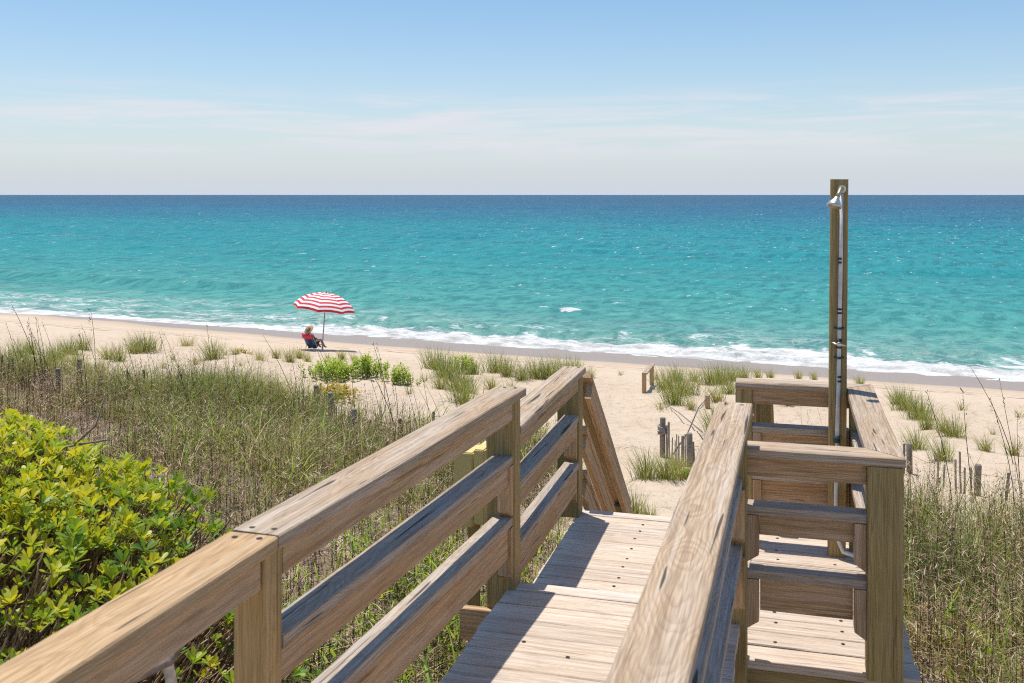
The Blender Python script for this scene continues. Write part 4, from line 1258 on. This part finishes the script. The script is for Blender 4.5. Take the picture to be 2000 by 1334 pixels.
STALK = [stalk_mesh(1.0, -0.22, 8), stalk_mesh(1.0, -0.32, 5), stalk_mesh(1.0, -0.10, 10), stalk_mesh(1.0, -0.42, 0)]
SL_ = []
for k in range(13):
    SL_.append((random.uniform(40, 120), random.uniform(740, 800), random.uniform(95, 170), 'A'))
for k in range(18):
    SL_.append((random.uniform(160, 420), random.uniform(750, 830), random.uniform(80, 170), 'A'))
for k in range(16):
    SL_.append((random.uniform(480, 760), random.uniform(790, 880), random.uniform(80, 170), 'B'))
for k in range(14):
    SL_.append((random.uniform(760, 930), random.uniform(830, 900), random.uniform(90, 190), 'B'))
for k in range(10):
    SL_.append((random.uniform(1800, 2040), random.uniform(900, 1010), random.uniform(120, 250), 'C'))
for k in range(7):
    SL_.append((random.uniform(1500, 1620), random.uniform(840, 860), random.uniform(40, 80), 'D'))
SG = {'A': ('tall thin dark dead grass stalk rising over the left dune', 'dead stalks on the left dune'),
      'B': ('tall thin dark dead grass stalk behind the left handrail', 'dead stalks behind the left handrail'),
      'C': ('tall thin dark dead grass stalk right of the shower platform', 'dead stalks right of the shower'),
      'D': ('thin dead grass stalk seen between the rails of the shower platform', 'dead stalks behind the shower rails')}
for (px, py, hp_, key) in SL_:
    g = gp(px, py)
    sc = hp_ / F * g.y
    M = Matrix.Translation(g) @ Matrix.Rotation(random.uniform(-0.9, 0.9), 4, 'Z') @ Matrix.Diagonal((sc, sc, sc, 1))
    tag(mesh_obj('grass_stalk', random.choice(STALK), None, M), SG[key][0], 'grass stalk', SG[key][1])


# ---------------- leafy beach shrubs on the sand
def leaf_quads(c, d, nrm, L, wd):
    """obovate leaf as two bent quads per half: arrays for many leaves at once"""
    side = np.cross(d, nrm); side /= np.linalg.norm(side, axis=1)[:, None] + 1e-9
    nrm = np.cross(side, d)
    L = L[:, None]; wd = wd[:, None]
    p0 = c
    p1 = c + d * L * 0.5 + side * wd * 0.5 + nrm * L * 0.06
    p2 = c + d * L + nrm * L * -0.04
    p3 = c + d * L * 0.5 - side * wd * 0.5 + nrm * L * 0.06
    V = np.stack([p0, p1, p2, p3], 1).reshape(-1, 3)
    o = np.arange(len(c))[:, None] * 4
    return V, o + np.array([0, 1, 2, 3])


def unit(v):
    return v / (np.linalg.norm(v, axis=1)[:, None] + 1e-9)


def leafy_shrub(px, py, wpx, hpx, label, mat=None, nst=70, name='beach_shrub', lsz=0.05):
    g = gp(px, py)
    wm = wpx / F * g.y; hm = hpx / F * g.y
    e = empty(name, g)
    tag(e, label, 'shrub', 'leafy shrubs on the sand')
    st_p, lf_c, lf_d, lf_n = [], [], [], []
    x = RNG.normal(0, 0.24, nst) * wm; y = RNG.normal(0, 0.28, nst) * min(wm, 1.6)
    hh = hm * (1 - 0.35 * np.clip(np.abs(x) / (0.5 * wm), 0, 1.2)) * RNG.uniform(0.6, 1.0, nst)
    hh = np.clip(hh, 0.1, 5)
    az = RNG.uniform(-np.pi, np.pi, nst); ln = RNG.uniform(0, 0.35, nst)
    z0 = ground(g.x + x, g.y + y) - g.z
    base = np.stack([x, y, z0 - 0.03], 1)
    V, q, t, m = blade_arrays(base, hh, az, ln, np.zeros(nst), np.full(nst, 0.012), 3)
    mesh_obj('stems', from_arrays('stems', V, [q, t], M_TWIG, attrs={'rnd': np.repeat(RNG.random(nst) * 0.9, m)}), e, Matrix.Translation(g))['kind'] = 'stuff'
    nl = 26
    tt = RNG.uniform(0.2, 1.02, (nst, nl)).ravel()
    B = np.repeat(base, nl, 0); Hh = np.repeat(hh, nl); A = np.repeat(az, nl); Ln = np.repeat(ln, nl)
    c = B + np.stack([np.cos(A) * Hh * Ln * tt, np.sin(A) * Hh * Ln * tt, Hh * tt * (1 - 0.2 * Ln)], 1)
    n = len(c)
    a2 = RNG.uniform(-np.pi, np.pi, n)
    d = unit(np.stack([np.cos(a2), np.sin(a2), RNG.uniform(0.1, 1.1, n)], 1))
    nr = unit(np.stack([RNG.normal(0, .4, n), RNG.normal(0, .4, n), np.ones(n)], 1))
    Lf = RNG.uniform(0.7, 1.3, n) * lsz
    V, q = leaf_quads(c, d, nr, Lf, Lf * 0.42)
    rn = np.clip(0.25 + 0.5 * np.repeat(tt, 4) + np.repeat(RNG.normal(0, .15, n), 4), 0, 0.999)
    mesh_obj('foliage', tag_kind(from_arrays('foliage', V, q, mat or M_GREEN, attrs={'rnd': rn})), e, Matrix.Translation(g))['kind'] = 'stuff'


def tag_kind(me):
    return me


leafy_shrub(648, 738, 100, 44, 'wide bright green leafy shrub on the sand just below the beach chair', nst=110, lsz=0.07)
leafy_shrub(716, 735, 70, 50, 'bright green leafy shrub right of the wide one below the beach chair', nst=90, lsz=0.07)
leafy_shrub(782, 752, 52, 46, 'small bright green leafy shrub alone on the sand left of the tall grass tufts', nst=60, lsz=0.06)
leafy_shrub(905, 728, 60, 44, 'bright green leafy shrub growing among the tall grass tufts', nst=60, lsz=0.06)
leafy_shrub(650, 778, 100, 34, 'yellowing low plants on the sand in front of the wide green shrub', M_YELLOWLEAF, nst=70, lsz=0.055)
leafy_shrub(470, 690, 26, 16, 'tiny yellow green plant on the sand left of the beach chair', M_YELLOWLEAF, nst=14, lsz=0.05)
leafy_shrub(1345, 930, 50, 20, 'low green plant at the foot of the slatted sand fence', nst=26, lsz=0.05)

# ---------------- dead branches at the left
db = empty('dead_branch', gp(60, 930))
tag(db, 'bare brown dead branch sticking out above the shrub', 'branch')
d0 = Vector((-2.30, 4.75, ZC - 1.25))
tube('limb', [d0, d0 + Vector((0.2, 0.02, 0.05)), d0 + Vector((0.36, 0.05, 0.07))], [0.008, 0.006, 0.004], M_BARK, db, 6)
tube('limb', [d0 + Vector((0.2, 0.02, 0.05)), d0 + Vector((0.30, 0.03, 0.14)), d0 + Vector((0.35, 0.03, 0.30))], [0.005, 0.004, 0.002], M_BARK, db, 6)
tube('limb', [d0 + Vector((-0.1, 0.0, -1.7)), d0 + Vector((-0.05, 0, -0.8)), d0], [0.03, 0.02, 0.012], M_BARK, db, 6)
tw = empty('drift_twig', g1 + Vector((0.6, 0.6, 0)))
tag(tw, 'long thin dark twig leaning over the slatted sand fence', 'twig')
q0 = gp(1312, 905); 
tube('limb', [q0 + Vector((0, 0, 0.1)), q0 + Vector((0.25, 0.1, 0.42)), q0 + Vector((0.45, 0.3, 0.75)), q0 + Vector((0.75, 0.5, 1.0))], [0.012, 0.011, 0.009, 0.005], M_BARK, tw, 5)
tw2 = empty('drift_twig', gp(1330, 880))
tag(tw2, 'straight dark stick lying slanted on the sand above the slatted fence', 'twig')
k0 = gp(1298, 790); k1 = gp(1372, 862)
tube('limb', [k0 + Vector((0, 0, 0.03)), (k0 + k1) / 2 + Vector((0, 0, 0.12)), k1 + Vector((0, 0, 0.15))], [0.006, 0.01, 0.012], M_BARK, tw2, 5)

# ------------------------------------------------------------------ the big shrub at the left
BC = np.array([-2.97, 4.35, ZC - 3.02]); BR = np.array([2.04, 1.80, 1.87]); BE = 2.45


def bush_surface(n, frac=(0.9, 1.0)):
    """points on the rounded mound: position, outward normal"""
    out = []
    cnt = 0
    while cnt < n:
        d = unit(RNG.normal(0, 1, (n * 2, 3)))
        d[:, 2] = np.abs(d[:, 2])
        k = (np.sum(np.abs(d) ** BE, 1)) ** (-1 / BE)
        p = d * k[:, None]
        out.append(p); cnt += len(p)
    p = np.concatenate(out)[:n]
    wob = 1 + 0.07 * (fbm(p[:, 0] * 4 + 9, p[:, 1] * 4 + p[:, 2] * 3, 3) - 0.44) * 2
    fr_ = RNG.uniform(frac[0], frac[1], n) * wob
    nrm = unit(np.sign(p) * np.abs(p) ** (BE - 1) / BR)
    return BC + p * BR * fr_[:, None], nrm


bush = empty('pittosporum_shrub', BC)
bush.name = 'leafy_shrub'
W[bush.name] = W.get('leafy_shrub', Matrix.Translation(BC))
tag(bush, 'large glossy yellow green shrub with bare brown twigs left of the handrail', 'shrub')


def twig_arrays(p0, p1, r0, r1, n=3, bend=0.0):
    k = len(p0)
    d = unit(p1 - p0)
    ref = np.tile(np.array([0.0, 0.0, 1.0]), (k, 1)); ref[np.abs(d[:, 2]) > 0.9] = (1, 0, 0)
    a = unit(np.cross(d, ref)); b = np.cross(d, a)
    mid = (p0 + p1) / 2 + (a * RNG.normal(0, 1, (k, 1)) + b * RNG.normal(0, 1, (k, 1))) * bend * np.linalg.norm(p1 - p0, axis=1)[:, None]
    vs_ = []
    for c, r in ((p0, r0), (mid, (r0 + r1) / 2), (p1, r1)):
        for j in range(n):
            an = 2 * math.pi * j / n
            vs_.append(c + (a * math.cos(an) + b * math.sin(an)) * np.asarray(r)[:, None])
    V = np.stack(vs_, 1).reshape(-1, 3)
    o = np.arange(k)[:, None] * (3 * n)
    q = np.concatenate([o + np.array([s_ * n + j, s_ * n + (j + 1) % n, (s_ + 1) * n + (j + 1) % n, (s_ + 1) * n + j]) for s_ in (0, 1) for j in range(n)], 0)
    return V, q, 3 * n


# main limbs
for k in range(16):
    a = k * 0.9 + random.uniform(-.3, .3)
    b0 = Vector((BC[0] + math.cos(a) * 0.35 + 0.5, BC[1] + math.sin(a) * 0.35, BC[2] - 0.1))
    tip = Vector((BC[0] + math.cos(a) * BR[0] * random.uniform(.3, .5), BC[1] + math.sin(a) * BR[1] * random.uniform(.3, .5), BC[2] + random.uniform(0.9, 1.3)))
    m1 = b0.lerp(tip, 0.35) + Vector((random.uniform(-.2, .2), random.uniform(-.2, .2), 0.1)); m2 = b0.lerp(tip, 0.7) + Vector((random.uniform(-.15, .15), random.uniform(-.15, .15), 0.12))
    tube('branch', [b0, m1, m2, tip], [0.045, 0.032, 0.022, 0.010], M_BARK, bush, 7)
for pts in ([(-0.95, 2.75, ZC - 1.82), (-0.90, 2.72, ZC - 1.50), (-0.98, 2.80, ZC - 1.25)], [(-1.25, 2.45, ZC - 1.40), (-1.02, 2.42, ZC - 1.22), (-0.86, 2.5, ZC - 1.17), (-0.80, 2.62, ZC - 1.06)], [(-1.6, 2.9, ZC - 1.9), (-1.35, 2.75, ZC - 1.55), (-1.0, 2.6, ZC - 1.35)]):
    tube('branch', [Vector(p) for p in pts], [0.022, 0.018, 0.014, 0.009][:len(pts)], M_BARK, bush, 7)
# twigs through the outer shell
ntw = 20000
p1, nr = bush_surface(ntw, (0.84, 1.02))
inw = unit(np.stack([RNG.normal(-0.45, .35, ntw), RNG.normal(0, .35, ntw), np.full(ntw, -1.0)], 1)) * 0.75 - nr * 0.45
inw = unit(inw)
p0 = p1 + inw * RNG.uniform(0.10, 0.42, ntw)[:, None]
V, q, m = twig_arrays(p0, p1, RNG.uniform(0.0035, 0.0075, ntw), RNG.uniform(0.002, 0.0045, ntw), 3, 0.08)
rn = np.repeat(np.clip(RNG.beta(1.7, 1.7, ntw), 0, 0.999), m)
mesh_obj('twigs', from_arrays('twigs', V, q, M_TWIG, attrs={'rnd': rn}), bush)['kind'] = 'stuff'

# leaves: whorls at the twig ends
LM = []
for k in range(5):
    L, wd = 1.0, 0.38
    prof = [(0.0, 0.04), (0.25, 0.17), (0.55, 0.31), (0.78, 0.35), (0.93, 0.24), (1.0, 0.05)]
    vs_, fs = [], []
    for (t, w) in prof:
        dr = -0.10 * t * t + 0.06 * t
        vs_ += [(t, -w / 2, dr + 0.07 * w), (t, 0, dr), (t, w / 2, dr + 0.07 * w)]
    for i in range(len(prof) - 1):
        fs += [(i * 3, i * 3 + 3, i * 3 + 4, i * 3 + 1), (i * 3 + 1, i * 3 + 4, i * 3 + 5, i * 3 + 2)]
    me = from_arrays('leaf', vs_, fs, M_BUSH, smooth=True, attrs={'rnd': np.full(len(vs_), (0.3, 0.45, 0.6, 0.78, 0.95)[k])})
    LM.append((me, np.array(vs_), np.array(fs)))
nw = 13000
c, nr = bush_surface(nw, (0.93, 1.03))
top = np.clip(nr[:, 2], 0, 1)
facing = np.clip(-(nr[:, 1]) * 0.8 + nr[:, 0] * 0.5, 0, 1)
keep = RNG.random(nw) < np.clip(0.24 + 1.0 * np.clip((top - 0.70) / 0.20, 0, 1), 0, 1)
c, nr, top = c[keep], nr[keep], top[keep]
# keep clear of the handrail
rail_x = 0.064 + (c[:, 1] - 4.446) * 0.333 - 0.20
ok = c[:, 0] < rail_x - 0.06
c, nr, top = c[ok], nr[ok], top[ok]
up = unit(nr * 0.6 + np.array([0, 0, 0.9]) + RNG.normal(0, 0.25, c.shape))
LC, LX, LZ, LL, LT = [], [], [], [], []
for i in range(len(c)):
    axz = up[i]
    ref = np.array([1.0, 0, 0]); a = np.cross(axz, ref); a /= np.linalg.norm(a); b = np.cross(axz, a)
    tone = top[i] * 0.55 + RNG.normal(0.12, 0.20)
    k = RNG.integers(7, 13)
    ph = RNG.uniform(0, 6.28)
    sz = RNG.uniform(0.024, 0.060)
    for j in range(k):
        an = ph + j * 2.4
        el = RNG.uniform(0.25, 1.25)
        d = (a * math.cos(an) + b * math.sin(an)) * math.cos(el) + axz * math.sin(el)
        LC.append(c[i] + d * 0.006); LX.append(d)
        n_ = axz - d * np.dot(axz, d)
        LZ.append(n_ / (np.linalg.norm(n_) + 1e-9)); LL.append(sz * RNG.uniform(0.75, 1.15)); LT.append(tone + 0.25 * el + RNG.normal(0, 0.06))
LC, LX, LZ, LL, LT = map(np.array, (LC, LX, LZ, LL, LT))
LY = np.cross(LZ, LX)
# the 300 that show largest become leaves of their own
px = 1000 + F * LC[:, 0] / LC[:, 1]; py = 380.5 + F * (ZC - LC[:, 2]) / LC[:, 1]
vis = (px > 5) & (px < 470) & (py > 815) & (py < 1325)
view = unit(LC - np.array([0, 0, ZC]))
score = np.abs(np.sum(LZ * view, 1)) * LL / LC[:, 1] * vis * np.where(np.sum((LC - BC) * 0 + LZ * -view, 1) > -2, 1, 0)
order = np.argsort(-score)
big, rest = order[:300], order[300:]
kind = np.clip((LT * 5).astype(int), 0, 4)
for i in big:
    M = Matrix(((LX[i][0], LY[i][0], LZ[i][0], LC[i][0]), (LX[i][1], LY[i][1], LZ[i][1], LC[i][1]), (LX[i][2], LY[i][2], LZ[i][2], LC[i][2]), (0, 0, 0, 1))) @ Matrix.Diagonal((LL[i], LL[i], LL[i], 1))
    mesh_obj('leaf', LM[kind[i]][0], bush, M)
pv = LM[0][1]; pf = LM[0][2]
V = (LC[rest][:, None, :] + (pv[None, :, 0:1] * LX[rest][:, None, :] + pv[None, :, 1:2] * LY[rest][:, None, :] + pv[None, :, 2:3] * LZ[rest][:, None, :]) * LL[rest][:, None, None]).reshape(-1, 3)
q = (np.arange(len(rest))[:, None, None] * len(pv) + pf[None]).reshape(-1, 4)
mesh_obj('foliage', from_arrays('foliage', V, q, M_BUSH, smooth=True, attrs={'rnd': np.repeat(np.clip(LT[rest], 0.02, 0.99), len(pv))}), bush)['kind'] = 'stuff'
print('bush leaves', len(LC))

# ------------------------------------------------------------------ umbrella, chair, person
M_RED = simple_mat('red_canvas', (0.62, 0.035, 0.05), 0.7, 0, 0.05, 8)
M_WHITE = simple_mat('white_canvas', (0.80, 0.79, 0.76), 0.7, 0, 0.03, 8)
M_POLEW = simple_mat('varnished_pole', (0.42, 0.20, 0.07), 0.4, 0, 0.15, 12)
ug = gp(629, 685)
um = empty('beach_umbrella', ug)
tag(um, 'red and white striped beach umbrella open over the beach chair', 'umbrella')
px_m = F / ug.y
topd = ug + Vector((8 / px_m, 0, 113 / px_m))
axis = (topd - ug).normalized()
tilt_axis = Vector((0.13, 0.03, 0.97)).normalized()
hub = topd
RAD = 60 / px_m
tube('pole', [ug - axis * 0.3, ug + axis * 0.95], 0.024, M_PVC, um, 8)
tube('pole', [ug + axis * 0.95, hub - axis * 0.05], 0.021, M_POLEW, um, 8)
tube('finial', [hub - axis * 0.02, hub + axis * 0.04, hub + axis * 0.07], [0.03, 0.035, 0.01], M_RED, um, 8)
X1 = tilt_axis.cross(Vector((0, 1, 0))).normalized(); Y1 = tilt_axis.cross(X1)
DEPTH = 0.56


def dome(r, th, nrib):
    """r 0..1 along the rib; straight bands between ribs"""
    f = th * 8 / (2 * math.pi)
    fl = f - math.floor(f)
    a0 = math.floor(f) * 2 * math.pi / 8; a1 = a0 + 2 * math.pi / 8
    ang = r * 1.15
    rr = RAD * math.sin(ang) / math.sin(1.15)
    zz = -DEPTH * (1 - math.cos(ang)) / (1 - math.cos(1.15))
    p = (X1 * math.cos(a0) + Y1 * math.sin(a0)) * (1 - fl) + (X1 * math.cos(a1) + Y1 * math.sin(a1)) * fl
    sag = 0.07 * math.sin(math.pi * fl) * r
    return hub + p * rr + tilt_axis * (zz + sag * 0.6)


NB = 13
for g in range(8):
    vs_, fs, mi = [], [], []
    ns = 4
    for i in range(NB + 1):
        for j in range(ns + 1):
            th = (g + j / ns * 0.99999) * 2 * math.pi / 8 + 0.0000001
            vs_.append(dome(i / NB, th, 8) - hub)
    for i in range(NB):
        for j in range(ns):
            a = i * (ns + 1) + j
            fs.append((a, a + 1, a + ns + 2, a + ns + 1)); mi.append(1 if i % 2 == 0 else 0)
    me = from_arrays('canopy_panel', vs_, fs, [M_RED, M_WHITE], midx=mi, smooth=True)
    pn = mesh_obj('canopy_panel', me, um, Matrix.Translation(hub))
    vs_, fs, mi = [], [], []
    for j in range(ns + 1):
        th = (g + j / ns * 0.99999) * 2 * math.pi / 8 + 1e-7
        p = dome(1.0, th, 8) - hub
        out_ = Vector((p.x, p.y, 0)).normalized()
        fl = 0.02 * math.sin(j * 2.1 + g)
        vs_ += [p + out_ * 0.002, p - tilt_axis * 0.085 + out_ * (0.015 + fl), p - tilt_axis * (0.115 + 0.012 * math.sin(j * 3.3 + g)) + out_ * (0.01 + fl)]
    for j in range(ns):
        a = j * 3
        fs += [(a, a + 3, a + 4, a + 1), (a + 1, a + 4, a + 5, a + 2)]; mi += [0, 1]
    mesh_obj('valance', from_arrays('valance', vs_, fs, [M_RED, M_WHITE], midx=mi), pn, Matrix.Translation(hub))
    th = g * 2 * math.pi / 8 + 1e-6
    tube('rib', [dome(0.03, th, 8) - tilt_axis * 0.012, dome(0.35, th, 8) - tilt_axis * 0.012, dome(0.7, th, 8) - tilt_axis * 0.012, dome(1.0, th, 8) - tilt_axis * 0.012], 0.006, M_POLEW, um, 5)

# chair and person: local frame, x forward
cg = gp(611, 685)
FA = math.atan2(0.90, 0.44)
CM = Matrix.Translation(cg) @ Matrix.Rotation(FA, 4, 'Z') @ Matrix.Scale(0.84, 4)
M_BLUE = simple_mat('blue_canvas', (0.035, 0.10, 0.27), 0.8, 0, 0.2, 10)
M_NAVY = simple_mat('navy_cloth', (0.02, 0.035, 0.08), 0.8, 0, 0.2, 10)
M_TOWEL = simple_mat('red_towel', (0.60, 0.05, 0.09), 0.95, 0, 0.15, 40)
M_SKIN = simple_mat('skin', (0.50, 0.28, 0.18), 0.55, 0, 0.05, 10)
M_STRAWHAT = simple_mat('straw_hat', (0.36, 0.23, 0.12), 0.8, 0, 0.2, 60)
ch = empty('beach_chair', cg, FA)
tag(ch, 'low blue folding beach chair on the sand under the striped umbrella', 'chair')


def cl(p):
    return CM @ Vector(p)


def sling(name, rows, mat, parent, thick=0.006, half=0.26):
    vs_, fs = [], []
    for (x, z) in rows:
        for s_ in (-1, -0.5, 0, 0.5, 1):
            vs_.append((x, s_ * half, z - 0.03 * (1 - s_ * s_)))
    n = len(rows)
    top = len(vs_)
    vs_ += [(x, y, z - thick) for x, y, z in vs_]
    for i in range(n - 1):
        for j in range(4):
            a = i * 5 + j
            fs.append((a, a + 5, a + 6, a + 1)); fs.append((top + a, top + a + 1, top + a + 6, top + a + 5))
    for i in range(n - 1):
        fs.append((i * 5, top + i * 5, top + i * 5 + 5, i * 5 + 5)); fs.append((i * 5 + 4, i * 5 + 9, top + i * 5 + 9, top + i * 5 + 4))
    for i in (0, n - 1):
        for j in range(4):
            fs.append((i * 5 + j, i * 5 + j + 1, top + i * 5 + j + 1, top + i * 5 + j))
    return mesh_obj(name, from_arrays(name, vs_, fs, mat, smooth=True), parent, CM)


sling('seat', [(0.36, 0.26), (0.2, 0.23), (0.0, 0.20), (-0.06, 0.22)], M_BLUE, ch)
sling('backrest', [(-0.06, 0.22), (-0.2, 0.45), (-0.33, 0.66), (-0.40, 0.78)], M_BLUE, ch)
for s_ in (-0.275, 0.275):
    tube('side_frame', [cl((0.38, s_, 0.0)), cl((0.38, s_, 0.26)), cl((-0.07, s_, 0.21)), cl((-0.42, s_, 0.80))], 0.011, M_CHROME, ch, 6)
    tube('leg', [cl((-0.35, s_, 0.0)), cl((-0.02, s_, 0.24))], 0.011, M_CHROME, ch, 6)
    tube('armrest', [cl((-0.2, s_, 0.45)), cl((0.1, s_, 0.46)), cl((0.3, s_, 0.44))], 0.018, M_POLEW, ch, 6)
    tube('arm_support', [cl((0.22, s_, 0.44)), cl((0.24, s_, 0.24))], 0.010, M_CHROME, ch, 6)
tube('cross_bar', [cl((-0.35, -0.275, 0.012)), cl((-0.35, 0.275, 0.012))], 0.011, M_CHROME, ch, 6)
tube('cross_bar', [cl((-0.42, -0.275, 0.80)), cl((-0.42, 0.275, 0.80))], 0.011, M_CHROME, ch, 6)
tw_ = sling('towel', [(-0.25, 0.60), (-0.385, 0.815), (-0.435, 0.83), (-0.41, 0.70), (-0.36, 0.60)], M_TOWEL, None, 0.012, 0.285)
tag(tw_, 'red towel hung over the back of the beach chair', 'towel')

ps = empty('person', cg, FA)
tag(ps, 'person in a straw hat sitting in the beach chair facing the sea', 'person')


def skin_body(name, pts, edges, radii, mat, parent, root=0, sub=1):
    me = bpy.data.meshes.new(name)
    me.from_pydata(pts, edges, [])
    o = bpy.data.objects.new(name, me)
    me.materials.append(mat)
    link(o, parent, CM)
    sk = o.modifiers.new('skin', 'SKIN')
    sk.use_smooth_shade = True
    lay = me.skin_vertices[0] if me.skin_vertices else None
    if lay is None:
        bpy.context.view_layer.objects.active = o
        me.skin_vertices_add() if hasattr(me, 'skin_vertices_add') else None
        lay = me.skin_vertices[0]
    for i, r in enumerate(radii):
        lay.data[i].radius = r if isinstance(r, tuple) else (r, r)
        lay.data[i].use_root = (i == root)
    s2 = o.modifiers.new('sub', 'SUBSURF'); s2.levels = sub; s2.render_levels = sub
    return o


bp_ = [(0, 0, .30), (-.10, 0, .44), (-.22, 0, .62), (-.28, 0, .74), (-.295, 0, .82), (-.30, 0, .90), (-.28, 0, .99),
       (.02, .10, .29), (.42, .13, .50), (.66, .13, .10), (.80, .14, .05),
       (.02, -.10, .29), (.42, -.12, .46), (.70, -.12, .10), (.84, -.13, .05),
       (-.26, .18, .70), (-.14, .27, .50), (.10, .26, .49), (.18, .26, .49),
       (-.26, -.18, .70), (-.14, -.27, .50), (.10, -.26, .49), (.18, -.26, .49)]
be = [(0, 1), (1, 2), (2, 3), (3, 4), (4, 5), (5, 6), (0, 7), (7, 8), (8, 9), (9, 10), (0, 11), (11, 12), (12, 13), (13, 14), (3, 15), (15, 16), (16, 17), (17, 18), (3, 19), (19, 20), (20, 21), (21, 22)]
br = [(.13, .15), (.12, .14), (.13, .17), (.09, .12), .05, (.085, .08), (.07, .065), .085, .062, .042, .032, .085, .062, .042, .032, .06, .045, .036, .03, .06, .045, .036, .03]
body = skin_body('body', bp_, be, br, M_SKIN, ps, 0, 1)
# shirt and shorts as slightly larger shells of the same skeleton
sp_i = [0, 1, 2, 3, 15, 16, 19, 20]
mp = {v: i for i, v in enumerate(sp_i)}
skin_body('shirt', [bp_[i] for i in sp_i], [(mp[a], mp[b]) for a, b in be if a in mp and b in mp], [(.145, .165), (.135, .155), (.145, .185), (.10, .13), .075, .058, .075, .058], M_NAVY, ps, 0, 1)
sh_i = [0, 7, 8, 11, 12]
mp = {v: i for i, v in enumerate(sh_i)}
spt = [list(bp_[i]) for i in sh_i]
for i, j in ((2, 1), (4, 3)):
    spt[i] = [spt[j][k] + (spt[i][k] - spt[j][k]) * 0.75 for k in range(3)]
skin_body('shorts', [tuple(p) for p in spt], [(mp[a], mp[b]) for a, b in be if a in mp and b in mp], [(.15, .17), .10, .085, .10, .085], M_NAVY, ps, 0, 1)
# straw hat, brim tipped back
hat_c = Vector((-.315, 0, 1.0)); ha = Vector((-0.72, 0.12, 0.69)).normalized()
prof = [(0.235, -0.035), (0.23, -0.028), (0.13, -0.012), (0.112, 0.0), (0.105, 0.05), (0.095, 0.085), (0.06, 0.10), (0.0, 0.10)]
hx = ha.cross(Vector((0, 1, 0))).normalized(); hy = ha.cross(hx)
vs_, fs = [], []
for (r, z) in prof:
    for j in range(18):
        a = 2 * math.pi * j / 18
        vs_.append(hat_c + (hx * math.cos(a) + hy * math.sin(a)) * r + ha * z)
for i in range(len(prof) - 1):
    for j in range(18):
        fs.append((i * 18 + j, i * 18 + (j + 1) % 18, (i + 1) * 18 + (j + 1) % 18, (i + 1) * 18 + j))
hat = mesh_obj('hat', from_arrays('hat', vs_, fs, M_STRAWHAT, smooth=True), ps, CM)
vs_, fs = [], []
for (r, z) in ((0.114, 0.004), (0.111, 0.032)):
    for j in range(18):
        a = 2 * math.pi * j / 18
        vs_.append(hat_c + (hx * math.cos(a) + hy * math.sin(a)) * r + ha * z)
fs = [(j, (j + 1) % 18, 18 + (j + 1) % 18, 18 + j) for j in range(18)]
mesh_obj('hat_band', from_arrays('hat_band', vs_, fs, M_BLACK), hat, CM)
# hair below the hat
